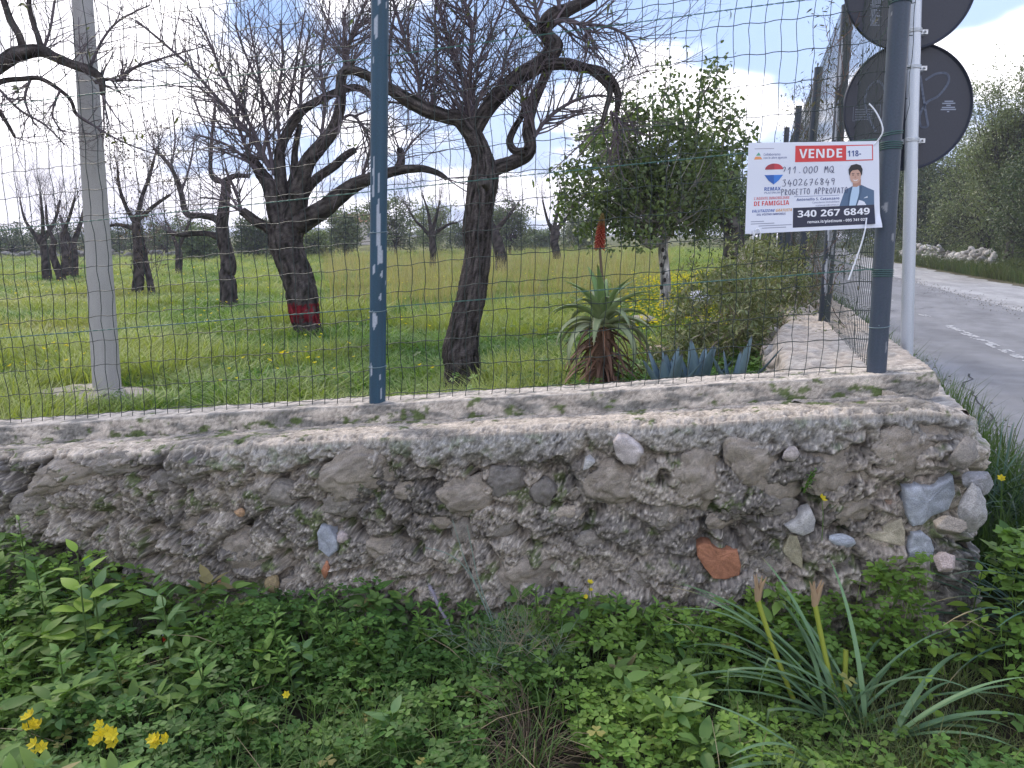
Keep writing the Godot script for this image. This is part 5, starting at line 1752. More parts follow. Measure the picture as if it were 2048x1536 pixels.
# ---------- plants ----------
func strap_leaf(root: Node3D, base: Vector3, dir: Vector3, length: float, w: float, rise: float, droop: float, kink: float, col: Color, mat_: Material, segs := 14) -> MeshInstance3D:
	# a long channelled leaf that climbs, arches over and falls
	var m := MB.new()
	var pos := PackedVector3Array()
	var cc := PackedColorArray()
	var d := Vector3(dir.x, 0, dir.z).normalized()
	var side := Vector3(-d.z, 0, d.x)
	var spine := PackedVector3Array()
	var p := base
	var ang := rise
	for k in segs + 1:
		spine.append(p)
		var f := k / float(segs)
		if kink > 0.0 and f > kink and f - 1.0 / segs <= kink:
			ang -= 1.35
		ang -= droop / segs * (0.5 + f)
		p += (d * cos(ang) + Vector3.UP * sin(ang)) * length / segs
	var tip_dry := 0.80 + 0.2 * absf(sin(base.x * 731.0 + length * 977.0))
	for r in 3:
		for k in segs + 1:
			var f := k / float(segs)
			var ww := w * 0.5 * pow(maxf(1.0 - pow(f, 2.2), 0.0), 0.75) * (0.7 + 0.3 * smoothstep(0.0, 0.15, f)) + 0.0006
			var sgn := float(r - 1)
			pos.append(spine[k] + side * ww * sgn + Vector3.UP * (absf(sgn) * ww * 0.55))
			var tone := 0.9 + 0.2 * f
			cc.append(Color(col.r * tone, col.g * tone, col.b * tone).lerp(Color(0.34, 0.27, 0.13), smoothstep(tip_dry, tip_dry + 0.05, f)))
	grid(m, pos, 3, segs + 1, false, cc)
	return part("leaf", m, mat_, root)

func leafy_stem(root: Node3D, base: Vector3, h: float, lean: Vector3, leaves: int, leaf: Mesh, scale_: float, col: Color, rng: RandomNumberGenerator, crown: float, mat_name := "leaf") -> void:
	var m := MB.new()
	var pts := PackedVector3Array()
	var rad := PackedFloat32Array()
	for k in 7:
		var f := k / 6.0
		pts.append(base + Vector3(0, h * f, 0) + lean * f * f)
		rad.append(lerpf(0.0035, 0.0015, f) * (0.7 + scale_ * 0.5))
	tube(m, pts, rad, 6, Color(col.r * 1.1, col.g * 1.05, col.b))
	part("stem", m, M.leaf, root)
	for k in leaves:
		var f := pow((k + 0.5) / leaves, crown)
		var j := mini(int(f * 6.0), 5)
		var p := pts[j].lerp(pts[j + 1], f * 6.0 - j)
		var o := MeshInstance3D.new()
		o.name = "leaf"
		o.mesh = leaf
		o.material_override = M[mat_name]
		root.add_child(o, true)
		var lift := lerpf(-0.15, 0.75, f) + rng.randf_range(-0.25, 0.25)
		var b := Basis(Vector3.UP, k * 2.4 + rng.randf_range(-0.3, 0.3)) * Basis(Vector3(0, 0, 1), lift) * Basis(Vector3(1, 0, 0), rng.randf_range(-0.35, 0.35))
		o.transform = Transform3D(b.scaled(Vector3.ONE * scale_ * lerpf(1.15, 0.6, f) * rng.randf_range(0.8, 1.15)), p - root.position)

func leaf_mesh_col(L: float, W: float, fold: float, droop: float, segs: int, stem: float, col: Color) -> ArrayMesh:
	var m := leaf_shape(L, W, fold, droop, segs, stem)
	for k in m.c.size(): m.c[k] = col
	return mesh_of(m)

func trefoil() -> ArrayMesh:
	var m := MB.new()
	for k in 3:
		var b := Basis(Vector3.UP, TAU * k / 3.0)
		var p := []
		for q in [[0.02, 0.0, 0.0], [0.55, 0.04, 0.50], [0.98, -0.02, 0.40], [0.84, -0.05, 0.0], [0.98, -0.02, -0.40], [0.55, 0.04, -0.50]]:
			p.append(b * Vector3(q[0], q[1], q[2]))
		tri(m, p[0], p[1], p[3], Color.WHITE)
		tri(m, p[1], p[2], p[3], Color.WHITE)
		tri(m, p[0], p[3], p[5], Color.WHITE)
		tri(m, p[3], p[4], p[5], Color.WHITE)
	quad(m, Vector3(-0.03, 0, 0), Vector3(-0.03, -3.0, 0.2), Vector3(0.03, -3.0, 0.2), Vector3(0.03, 0, 0), Color(0.9, 0.9, 0.8))
	return mesh_of(m)

func tuft(blades: int, h: float, spread: float, w: float, sd: int, bend_: float) -> ArrayMesh:
	var rng := RandomNumberGenerator.new()
	rng.seed = sd
	var m := MB.new()
	for k in blades:
		var a := rng.randf() * TAU
		var d := Vector3(cos(a), 0, sin(a))
		var s := Vector3(-d.z, 0, d.x) * w * rng.randf_range(0.7, 1.2)
		var p := d * spread * rng.randf() * 0.6
		var hh := h * rng.randf_range(0.5, 1.1)
		var lean := bend_ * rng.randf_range(0.3, 1.2)
		var p1 := p + Vector3(0, hh * 0.55, 0) + d * lean * hh * 0.3
		var p2 := p + Vector3(0, hh * (1.0 - lean * 0.2), 0) + d * lean * hh * 0.9
		var tone := Color.WHITE * rng.randf_range(0.75, 1.15)
		quad(m, p - s, p + s, p1 + s * 0.8, p1 - s * 0.8, tone)
		tri(m, p1 - s * 0.8, p1 + s * 0.8, p2, tone)
	return mesh_of(m)

func make_field() -> void:
	var rng := RandomNumberGenerator.new()
	rng.seed = 31
	var kinds := [tuft(16, 0.16, 0.12, 0.0032, 1, 0.9), tuft(14, 0.26, 0.12, 0.003, 2, 0.7), tuft(16, 0.12, 0.14, 0.005, 3, 1.1)]
	var xf := [[], [], []]
	var cols := [PackedColorArray(), PackedColorArray(), PackedColorArray()]
	var pole_foot := hit(215, 800)
	# near belt, thick
	var tries := 0
	while tries < 44000:
		tries += 1
		var dist := 3.0 + 62.0 * pow(rng.randf(), 2.1)
		var x := rng.randf_range(-0.80, 0.42) * (dist + 1.0)
		var z := -dist
		if q_of(x, z) > -0.22 or s_of(x, z) > 0.10:
			continue
		if Vector2(x - pole_foot.x + 0.05, z - pole_foot.z - 0.12).length() < 0.42: continue
		var zone := n1.get_noise_2d(x * 2.6 + 500.0, z * 2.6)
		var zone2 := n1.get_noise_2d(x * 7.0, z * 7.0 + 300.0)
		var big := 1.0 + dist * 0.026
		var k := 0
		if zone2 > 0.12: k = 2
		if zone + 0.25 * smoothstep(-2.0, 3.0, x) * smoothstep(9.0, 20.0, dist) > 0.15: k = 1
		var c := Color(0.155, 0.285, 0.05).lerp(Color(0.34, 0.39, 0.105), clampf(0.5 + zone * 1.5 + rng.randf_range(-0.3, 0.3), 0.0, 1.0))
		if k == 2: c = Color(0.10, 0.215, 0.032)
		var dry := smoothstep(0.1, 0.6, n1.get_noise_2d(x * 1.6 + 90.0, z * 1.6)) 
		c = c.lerp(Color(0.46, 0.41, 0.19), clampf(dry + rng.randf_range(-0.3, 0.2), 0.0, 1.0) * 0.6)
		var t := rng.randf_range(0.75, 1.25)
		var y := ground_y(x, z) - 0.02
		var sy := big * rng.randf_range(0.7, 1.3) * (0.72 if dist > 12.0 else 0.9)
		xf[k].append(Transform3D(Basis(Vector3.UP, rng.randf() * TAU).scaled(Vector3(big * 1.45, sy, big * 1.45)), Vector3(x, y, z)))
		cols[k].append(Color(c.r * t, c.g * t, c.b * t))
	var names := ["meadow_grass", "tall_grass", "clover_grass"]
	var labs := ["short green meadow grass over the orchard field", "taller seeding grass in the orchard field", "dark green leafy patches in the orchard grass"]
	for k in 3:
		var o := scatter(names[k], kinds[k], M.grass, self, xf[k], cols[k])
		tag(o, labs[k], "grass")
	# pale seed heads of dry grass toward the middle of the field
	var sxf := []
	var sc := PackedColorArray()
	var seedm := tuft(9, 0.55, 0.18, 0.0025, 9, 0.9)
	for k in 1500:
		var dist := rng.randf_range(11.0, 40.0)
		var x := rng.randf_range(-0.24, 0.20) * dist
		if s_of(x, -dist) > 0.0: continue
		sxf.append(Transform3D(Basis(Vector3.UP, rng.randf() * TAU).scaled(Vector3.ONE * rng.randf_range(0.7, 1.3) * (1.0 + dist * 0.012)), Vector3(x, ground_y(x, -dist), -dist)))
		var q := rng.randf_range(0.7, 1.2)
		sc.append(Color(0.42 * q, 0.37 * q, 0.18 * q))
	tag(scatter("dry_grass", seedm, M.grass, self, sxf, sc), "pale dry seeding grass in the middle of the field", "grass")
	# yellow sorrel flowers
	var fm := MB.new()
	for k in 5:
		var a := TAU * k / 5.0
		var b := TAU * (k + 0.85) / 5.0
		tri(fm, Vector3(0, 0, 0), Vector3(cos(b), 0.5, -sin(b)), Vector3(cos(a), 0.5, -sin(a)), Color.WHITE)
	quad(fm, Vector3(-0.08, 0, 0), Vector3(-0.08, -9.0, 0.4), Vector3(0.08, -9.0, 0.4), Vector3(0.08, 0, 0), Color(0.3, 0.55, 0.3))
	var flower := mesh_of(fm)
	for set_ in [["yellow_flowers", "scattered yellow flowers in the grass left of the concrete pole", 900, 0], ["yellow_flowers", "dense bank of yellow flowers at the foot of the side wall", 1900, 1]]:
		var fx := []
		var fc := PackedColorArray()
		var n := 0
		while n < set_[2]:
			n += 1
			var x: float
			var z: float
			if set_[3] == 0:
				var dist := 5.0 + 25.0 * pow(rng.randf(), 1.4)
				x = rng.randf_range(-0.75, 0.2) * dist
				z = -dist
				if n1.get_noise_2d(x * 4.0 + 40.0, z * 4.0) + 0.35 * smoothstep(-0.25, -0.6, x / dist) < 0.20: continue
			else:
				var t := rng.randf_range(6.5, 18.0)
				var s := -0.11 * t * pow(rng.randf(), 0.9) - absf(rng.randfn(0.0, 0.35)) + 0.1
				var p := along_side * t + out_side * s
				x = p.x
				z = p.z
			if q_of(x, z) > -0.3 or s_of(x, z) > 0.05: continue
			var sz := rng.randf_range(0.011, 0.020) * (1.0 + maxf(0.0, -z - 8.0) * 0.03)
			fx.append(Transform3D(rand_basis(rng, 0.5).scaled(Vector3.ONE * sz), Vector3(x, ground_y(x, z) + rng.randf_range(0.14, 0.30) + 0.10 * set_[3], z)))
			var q := rng.randf_range(0.8, 1.15)
			fc.append(Color(0.78 * q, 0.68 * q, 0.03))
		tag(scatter(set_[0], flower, M.petal, self, fx, fc), set_[1], "flowers")
	# leafy green growing under the flower bank
	var tre := trefoil()
	var bx := []
	var bc := PackedColorArray()
	for k in 14000:
		var t := 3.6 + 13.0 * pow(rng.randf(), 1.3)
		var s := 0.12 - absf(rng.randfn(0.0, 0.8)) * (0.5 + t * 0.09)
		var p := along_side * t + out_side * s
		if q_of(p.x, p.z) > -0.25: continue
		p.y = ground_y(p.x, p.z) + rng.randf_range(0.03, 0.22)
		bx.append(Transform3D(rand_basis(rng, 0.5).scaled(Vector3.ONE * rng.randf_range(0.016, 0.03) * (1.0 + t * 0.03)), p))
		var q := rng.randf_range(0.6, 1.25)
		bc.append(Color(0.10 * q, 0.20 * q, 0.03))
	tag(scatter("sorrel_leaves", tre, M.leaf, self, bx, bc), "green sorrel leaves at the foot of the side wall", "ground cover")
	# low growth behind the front wall
	bx = []
	bc = PackedColorArray()
	for k in 15000:
		var dist := 3.3 + 4.5 * pow(rng.randf(), 1.3)
		var x := rng.randf_range(-0.78, 0.4) * (dist + 0.6)
		if q_of(x, -dist) > -0.25 or s_of(x, -dist) > 0.1: continue
		if n1.get_noise_2d(x * 9.0 + 77.0, dist * 9.0) < 0.02: continue
		bx.append(Transform3D(rand_basis(rng, 0.6).scaled(Vector3.ONE * rng.randf_range(0.012, 0.024)), Vector3(x, ground_y(x, -dist) + rng.randf_range(0.02, 0.13), -dist)))
		var q := rng.randf_range(0.6, 1.25)
		bc.append(Color(0.10 * q, 0.19 * q, 0.035 * q))
	tag(scatter("sorrel_leaves", tre, M.leaf, self, bx, bc), "low green sorrel leaves just behind the front wall", "ground cover")

func canopy(x: float, z: float) -> float:
	# how high the weeds stand before the wall
	var q := q_of(x, z)
	var h := 0.09 + 0.02 * smoothstep(0.9, 0.4, q) + 0.12 * (n1.get_noise_2d(x * 12.0, z * 12.0) + 0.3) + 0.05 * n1.get_noise_2d(x * 30.0 + 90.0, z * 30.0)
	h += 0.18 * smoothstep(-0.9, -1.7, x) * smoothstep(1.3, 0.5, q)
	h += 0.28 * smoothstep(1.0, 1.5, x) * smoothstep(0.95, 0.35, q)
	return maxf(h, 0.03)

func make_weeds() -> void:
	var rng := RandomNumberGenerator.new()
	rng.seed = 57
	var tre := trefoil()
	var xf := []
	var cols := PackedColorArray()
	var n := 0
	while n < 40000:
		n += 1
		var x := rng.randf_range(-3.0, 2.6)
		var z := rng.randf_range(-3.2, -0.9)
		var q := q_of(x, z)
		if q < 0.34 or s_of(x, z) > 1.42 or (q < 0.6 and s_of(x, z) > 0.6 and s_of(x, z) < 0.78): continue
		# trampled grassy patch at the lower right, straw tuft in the middle
		var patch := smoothstep(0.55, 0.05, Vector2((x - 1.2) * 0.8, (z + 1.95) * 1.1).length())
		if rng.randf() < patch * 0.93: continue
		if Vector2(x - 0.06, (z + 1.85) * 0.6).length() < 0.14: continue
		if n1.get_noise_2d(x * 16.0 + 33.0, z * 16.0) < -0.45: continue
		var h := canopy(x, z)
		var y := ground_y(x, z) + h - pow(rng.randf(), 1.6) * minf(h, 0.13)
		var sz := rng.randf_range(0.014, 0.028) * (1.0 + 0.35 * smoothstep(1.0, 1.6, x))
		xf.append(Transform3D(rand_basis(rng, 0.42).scaled(Vector3.ONE * sz), Vector3(x, y, z)))
		var zone := clampf(0.5 + n1.get_noise_2d(x * 5.0, z * 5.0 + 60.0) * 1.2 + 0.35 * smoothstep(0.9, 1.6, x) + rng.randf_range(-0.2, 0.2), 0.0, 1.0)
		var c := Color(0.085, 0.18, 0.036).lerp(Color(0.22, 0.35, 0.06), zone)
		if rng.randf() < 0.012: c = Color(0.30, 0.28, 0.08)
		var t := rng.randf_range(0.6, 1.3)
		cols.append(Color(c.r * t, c.g * t, c.b * t))
	tag(scatter("sorrel_carpet", tre, M.leaf, self, xf, cols), "dense carpet of green trefoil leaves along the foot of the front wall", "ground cover")
	# other weeds mixed into the carpet: pointed leaves in loose rosettes, and dead stems
	var mx := []
	var mc := PackedColorArray()
	var oval_m := mesh_of(leaf_shape(1.0, 0.42, 0.14, 0.22, 5, 0.15))
	for k in 1500:
		var x := rng.randf_range(-2.7, 2.2)
		var z := rng.randf_range(-3.1, -0.9)
		if q_of(x, z) < 0.36 or s_of(x, z) > 1.4: continue
		if n1.get_noise_2d(x * 8.0 + 210.0, z * 8.0) < -0.05 - 0.4 * smoothstep(-0.6, -1.6, x): continue
		if Vector2((x - 1.2) * 0.8, (z + 1.95) * 1.1).length() < 0.35: continue
		var y := ground_y(x, z) + canopy(x, z) * rng.randf_range(0.7, 1.15)
		var big := rng.randf_range(0.028, 0.075) * (1.0 + 0.4 * smoothstep(-0.6, -1.6, x))
		var c := Color(0.085, 0.175, 0.045).lerp(Color(0.22, 0.33, 0.07), rng.randf())
		if rng.randf() < 0.03: c = Color(0.30, 0.25, 0.11)
		for j in rng.randi_range(4, 7):
			var b := Basis(Vector3.UP, j * 1.1 + rng.randf()) * Basis(Vector3(0, 0, 1), rng.randf_range(-0.2, 0.8)) * Basis(Vector3(1, 0, 0), rng.randf_range(-0.5, 0.5))
			mx.append(Transform3D(b.scaled(Vector3.ONE * big * rng.randf_range(0.7, 1.2)), Vector3(x, y, z)))
			var q := rng.randf_range(0.75, 1.2)
			mc.append(Color(c.r * q, c.g * q, c.b * q))
	tag(scatter("mixed_weed_leaves", oval_m, M.leaf, self, mx, mc), "pointed leaves of mixed low weeds among the trefoil carpet", "ground cover")
	var dm := MB.new()
	for k in 170:
		var x := rng.randf_range(-2.6, 2.1)
		var z := rng.randf_range(-2.9, -1.0)
		if q_of(x, z) < 0.4: continue
		var p := Vector3(x, ground_y(x, z) + canopy(x, z) * 0.5, z)
		var d := Vector3(rng.randf_range(-1, 1), rng.randf_range(0.1, 0.9), rng.randf_range(-1, 1)).normalized()
		var L := rng.randf_range(0.10, 0.28)
		var tone := rng.randf_range(0.5, 1.2)
		tube(dm, PackedVector3Array([p, p + d * L * 0.5, p + d * L + Vector3(0, -0.04, 0)]), PackedFloat32Array([0.0016, 0.0013, 0.0006]), 4, Color(0.36 * tone, 0.29 * tone, 0.17 * tone))
	var dmo := part("dead_stems", dm, M.straw, self, Vector3.ZERO, "stuff")
	tag(dmo, "thin dead stems scattered through the weeds", "stems")
	# fine grass between
	var gx := []
	var gc := PackedColorArray()
	var blade := tuft(12, 0.13, 0.05, 0.0016, 21, 1.3)
	for k in 5200:
		var x := rng.randf_range(-2.6, 2.4)
		var z := rng.randf_range(-3.0, -0.9)
		if q_of(x, z) < 0.36 or s_of(x, z) > 1.45: continue
		var patch := smoothstep(0.75, 0.1, Vector2((x - 1.25) * 0.75, (z + 1.95) * 1.1).length())
		if rng.randf() > 0.25 + patch: continue
		gx.append(Transform3D(Basis(Vector3.UP, rng.randf() * TAU).scaled(Vector3.ONE * rng.randf_range(0.6, 1.2)), Vector3(x, ground_y(x, z) + (canopy(x, z) * 0.4 if patch < 0.3 else -0.02), z)))
		var q := rng.randf_range(0.7, 1.25)
		var c := Color(0.12, 0.20, 0.05).lerp(Color(0.30, 0.29, 0.13), rng.randf() * 0.8 * patch)
		gc.append(Color(c.r * q, c.g * q, c.b * q))
	tag(scatter("verge_grass", blade, M.grass, self, gx, gc), "fine trampled grass at the lower right of the verge", "grass")

	# upright leafy weeds
	var oval_leaf := leaf_mesh_col(0.085, 0.036, 0.12, 0.02, 6, 0.012, Color(0.14, 0.26, 0.055))
	var narrow := leaf_mesh_col(0.055, 0.018, 0.15, 0.012, 5, 0.006, Color(0.18, 0.31, 0.06))
	var broad := leaf_mesh_col(0.115, 0.062, 0.10, 0.03, 7, 0.03, Color(0.27, 0.40, 0.06))
	var blue_leaf := leaf_mesh_col(0.10, 0.042, 0.10, 0.025, 6, 0.016, Color(0.15, 0.26, 0.095))
	var w := [
		# [px, py of the foot, height, leaves, kind, scale, label]
		[15, 1290, 0.46, 40, 1, 1.1, "tall leafy weed at the left edge against the wall"], [75, 1270, 0.42, 36, 1, 1.0, "leafy weed close beside the leftmost tall one"], [110, 1330, 0.36, 26, 0, 0.9, "bushy dark weed below the leftmost tall weeds"],
		[185, 1360, 0.40, 15, 2, 1.0, "broad leaved light green weed before the left part of the wall"], [210, 1330, 0.33, 16, 3, 1.1, "blue green weed with large smooth leaves beside the broad leaved one"], [350, 1370, 0.30, 18, 3, 1.0, "weed with smooth paddle leaves above the litter"], [322, 1270, 0.22, 12, 0, 0.8, "small dark weed against the wall left of the litter"],
		[30, 1420, 0.26, 26, 0, 0.9, "dark leafy weed low at the left edge"], [140, 1450, 0.24, 24, 0, 0.9, "leafy weed in front of the broad leaved one"], [260, 1440, 0.22, 22, 0, 0.85, "leafy weed below the paddle leaved ones"], [420, 1420, 0.20, 20, 0, 0.8, "leafy weed right of the litter"], [540, 1345, 0.27, 34, 1, 0.95, "slender flowering weed left of the middle at the wall foot"],
		[580, 1370, 0.22, 26, 1, 0.9, "weed beside the slender flowering one"], [615, 1350, 0.17, 14, 3, 0.9, "paddle leaved weed at the wall foot left of the middle"], [710, 1330, 0.23, 32, 1, 0.9, "yellow budded weed below the pale blue stone"], [780, 1330, 0.22, 32, 1, 0.9, "upright narrow leaved weed right of the yellow budded one"], [838, 1310, 0.24, 30, 1, 0.9, "dark narrow leaved weed beside the lilac dry stalk"],
		[1130, 1320, 0.24, 30, 1, 0.9, "narrow leaved weed left of the small yellow flower"], [1225, 1300, 0.26, 36, 1, 0.9, "bright upright weed right of the small yellow flower"], [1290, 1300, 0.24, 36, 1, 0.85, "bright upright weed left of the strap leaved clump"], [770, 1490, 0.17, 14, 3, 0.9, "smooth leaved weed in the sorrel carpet near the bottom"], [500, 1470, 0.16, 16, 0, 0.7, "low leafy weed in the sorrel carpet left of the middle"],
		[1790, 1260, 0.19, 16, 2, 0.55, "round leaved weed under the cream wedge stone"], [1900, 1230, 0.26, 20, 2, 0.6, "round leaved weed at the rounded wall end"], [1980, 1200, 0.30, 22, 2, 0.65, "round leaved weed under the jutting rock"], [1850, 1310, 0.18, 18, 2, 0.5, "low round leaved weed below the wall end"], [2030, 1260, 0.28, 24, 2, 0.6, "round leaved weed cut by the right edge"], [1720, 1290, 0.16, 16, 2, 0.5, "round leaved weed behind the strap leaved clump"], [1950, 1330, 0.20, 18, 2, 0.5, "low round leaved weed near the right edge"],
		[1860, 1420, 0.12, 9, 2, 0.42, "small pale round leaved sprig at the lower right"],
	]
	var more := ["beside the wall foot under the two dark stones", "below the tan slab stone left of the middle", "left of the pale blue stone", "under the small brick chip", "right of the yellow budded weed", "left of the lilac stalk", "under the middle of the wall", "right of the wiry herb", "left of the terracotta fragment", "under the terracotta fragment", "below the white rounded stone", "left of the wall end", "under the white stone at the wall end", "in front of the wall end"]
	for k in more.size():
		w.append([[395, 450, 640, 680, 745, 880, 940, 1075, 1350, 1410, 1590, 1760, 1830, 1930][k], 1320 - (k % 3) * 12, 0.16 + 0.05 * (k % 4), 26, 1, 0.8 + 0.1 * (k % 3), "upright narrow leaved weed " + more[k]])
	for s in w:
		var foot := hit(s[0], s[1] + 30.0)
		if q_of(foot.x, foot.z) < 0.36: foot += out_front * (0.36 - q_of(foot.x, foot.z))
		foot.y = ground_y(foot.x, foot.z)
		var t := thing("leafy_weed", s[6], "weed", foot, "upright weeds before the front wall")
		leafy_stem(t, foot, s[2] * (1.22 if s[0] < 500 else 1.0), Vector3(rng.randf_range(-0.04, 0.04), 0, rng.randf_range(-0.02, 0.05)), s[3], [oval_leaf, narrow, broad, blue_leaf][s[4]], s[5], Color(0.10, 0.17, 0.05), rng, 0.75 if s[4] != 1 else 0.9)
		if s[4] == 1:
			for k in 2:
				leafy_stem(t, foot + Vector3(rng.randf_range(-0.06, 0.06), 0, rng.randf_range(-0.03, 0.05)), s[2] * rng.randf_range(0.6, 0.85), Vector3(rng.randf_range(-0.08, 0.08), 0, 0.02), s[3] / 2, narrow, s[5], Color(0.10, 0.17, 0.05), rng, 0.9)

	make_clumps(rng)

func make_clumps(rng: RandomNumberGenerator) -> void:
	var gl := Color(0.135, 0.22, 0.10)
	# strap leaved clump at the lower right
	var b := hit(1685, 1440)
	b.y = ground_y(b.x, b.z)
	var t := thing("strap_leaf_clump", "large clump of long arching strap leaves at the lower right before the wall", "plant", b)
	for k in 44:
		var a := rng.randf_range(2.05, 4.4) if k < 33 else rng.randf_range(-0.7, 2.0)
		var dir := Vector3(cos(a), 0, -sin(a) * 0.8)
		if k < 33: a = rng.randf_range(1.6, 3.4)
		dir = Vector3(cos(a), 0, -sin(a) * 0.75)
		var q := rng.randf_range(0.7, 1.25)
		var L := rng.randf_range(0.38, 0.72)
		strap_leaf(t, b + Vector3(rng.randf_range(-0.05, 0.05), 0.0, rng.randf_range(-0.05, 0.05)), dir, L, rng.randf_range(0.008, 0.016), rng.randf_range(0.35, 1.3), rng.randf_range(0.6, 2.0), rng.randf_range(0.5, 0.85) if rng.randf() < 0.28 else 0.0, Color(gl.r * q, gl.g * q, gl.b * q), M.succulent)
	for s in [[[1690, 1455], [1675, 1400], [1655, 1330], [1634, 1230], [1630, 1205]], [[1600, 1430], [1575, 1370], [1545, 1290], [1520, 1215], [1516, 1195]], [[1690, 1450], [1688, 1400], [1690, 1350], [1692, 1300]]]:
		var m := MB.new()
		var pts := PackedVector3Array()
		var rad := PackedFloat32Array()
		for p in s:
			pts.append(at(p[0], p[1], 2.33 - 0.05))
			rad.append(0.0075)
		var sm := smooth(pts, rad, 5)
		tube(m, sm[0], sm[1], 8, Color(0.30, 0.34, 0.05), true)
		part("flower_stalk", m, M.succulent, t)
		if s.size() > 4:
			var hm := MB.new()
			var tip: Vector3 = sm[0][-1]
			for k in 5:
				var d := Vector3(rng.randf_range(-0.3, 0.3), 1.0, rng.randf_range(-0.3, 0.3)).normalized()
				tube(hm, PackedVector3Array([tip - Vector3(0, 0.01, 0), tip + d * 0.025, tip + d * 0.07 + Vector3(0.005 * k - 0.01, 0, 0)]), PackedFloat32Array([0.009, 0.008, 0.001]), 6, Color(0.36, 0.25, 0.15))
			part("dry_flower_head", hm, M.straw, t)
	# clump beyond the rounded end, between wall and road
	b = at(1990, 985, 3.05)
	b.y = ground_y(b.x, b.z)
	t = thing("strap_leaf_clump", "upright clump of thin dark strap leaves between the wall end and the road", "plant", b)
	for k in 170:
		var a := rng.randf() * TAU
		var q := rng.randf_range(0.6, 1.15)
		strap_leaf(t, b + Vector3(rng.randf_range(-0.10, 0.30), 0, rng.randf_range(-0.40, 0.15)), Vector3(cos(a), 0, sin(a)), rng.randf_range(0.45, 0.95), rng.randf_range(0.006, 0.012), rng.randf_range(1.0, 1.5), rng.randf_range(0.9, 2.1), 0.0, Color(0.055 * q, 0.105 * q, 0.062 * q), M.succulent, 10)
	# leaves leaning in from beyond the right edge
	b = hit(2150, 1330)
	b.y = ground_y(b.x, b.z)
	t = thing("strap_leaf_clump", "strap leaves arching in from the right edge of the verge", "plant", b)
	for k in 26:
		var a := rng.randf_range(2.0, 3.9)
		var q := rng.randf_range(0.7, 1.2)
		strap_leaf(t, b + Vector3(rng.randf_range(-0.06, 0.06), 0, rng.randf_range(-0.06, 0.06)), Vector3(cos(a), 0, -sin(a)), rng.randf_range(0.4, 0.75), rng.randf_range(0.008, 0.014), rng.randf_range(0.6, 1.3), rng.randf_range(0.9, 1.9), 0.0, Color(0.06 * q, 0.12 * q, 0.065 * q), M.succulent)
	# low leaves lying along the bottom
	for s in [[1780, 1500, 0.15, "strap leaves lying to the right along the bottom edge"], [1640, 1560, 3.4, "strap leaves lying to the left along the bottom edge"]]:
		b = hit(s[0], s[1])
		b.y = ground_y(b.x, b.z) + 0.02
		t = thing("strap_leaf_clump", s[3], "plant", b)
		for k in 9:
			var a: float = s[2] + rng.randf_range(-0.5, 0.5)
			var q := rng.randf_range(0.8, 1.2)
			strap_leaf(t, b, Vector3(cos(a), 0, -sin(a)), rng.randf_range(0.3, 0.5), rng.randf_range(0.010, 0.018), rng.randf_range(0.3, 0.9), rng.randf_range(0.7, 1.5), 0.0, Color(gl.r * q, gl.g * q, gl.b * q), M.succulent)

	# dry straw tuft
	b = hit(1062, 1470)
	b.y = ground_y(b.x, b.z)
	t = thing("dry_tuft", "tuft of dead brown straw in the middle of the verge", "grass")
	var m := MB.new()
	for k in 260:
		var a := rng.randf() * TAU
		var d := Vector3(cos(a), 0, sin(a))
		var L := rng.randf_range(0.08, 0.24)
		var p := b + d * rng.randf() * 0.05 + Vector3(rng.randf_range(-0.03, 0.03), 0, rng.randf_range(-0.12, 0.18))
		var el := rng.randf_range(0.0, 0.7) if k < 200 else rng.randf_range(0.7, 1.4)
		var q := p + (d * cos(el) + Vector3.UP * sin(el)) * L * 0.6 + Vector3(0, 0.02, 0)
		var r := q + (d * cos(el - 0.5) + Vector3.UP * sin(el - 0.6)) * L * 0.5
		var tone := rng.randf_range(0.3, 1.2)
		tube(m, PackedVector3Array([p, q, r]), PackedFloat32Array([0.0016, 0.0013, 0.0006]), 3, Color(0.22 * tone, 0.165 * tone, 0.11 * tone))
	part("straw", m, M.straw, t, Vector3.ZERO, "stuff")
	# wiry grey green herb above it
	b = hit(1020, 1370)
	b.y = ground_y(b.x, b.z)
	t = thing("wiry_herb", "wiry grey green herb with dry stems in front of the middle of the wall", "plant", b)
	m = MB.new()
	var tips := []
	var keep := twig_col
	for k in 95:
		twig_col = [Color(0.15, 0.21, 0.12), Color(0.30, 0.25, 0.16), Color(0.19, 0.25, 0.16)][k % 3]
		shoot(m, rng, b + Vector3(rng.randf_range(-0.10, 0.12), rng.randf_range(0.0, 0.1), rng.randf_range(-0.08, 0.08)), Vector3(rng.randf_range(-0.8, 0.8), rng.randf_range(0.3, 1.0), rng.randf_range(-0.6, 0.6)), rng.randf_range(0.1, 0.24), 0.0016, 1, 0.1, 5, tips)
	twig_col = Color(0.19, 0.25, 0.20)
	for s in [[[1000, 1290], [965, 1200], [930, 1120], [905, 1040]], [[1005, 1290], [960, 1170], [942, 1090], [934, 1050]], [[985, 1250], [940, 1150], [900, 1110], [850, 1095]]]:
		var pts := PackedVector3Array()
		for p in s: pts.append(ray_front(p[0], p[1], 0.42))
		var sm := smooth(pts, PackedFloat32Array([0.0022, 0.002, 0.0016, 0.001]), 5)
		tube(m, sm[0], sm[1], 5, twig_col)
	twig_col = keep
	part("stems", m, M.straw, t, Vector3.ZERO, "stuff")
	# lilac dry stalk
	t = thing("dry_stalk", "single furry lilac grey stalk leaning before the wall left of the middle", "plant", ray_front(905, 1270, 0.45))
	m = MB.new()
	var sp := PackedVector3Array()
	for p in [[905, 1270], [893, 1240], [878, 1215], [868, 1190], [858, 1172]]: sp.append(ray_front(p[0], p[1], 0.45))
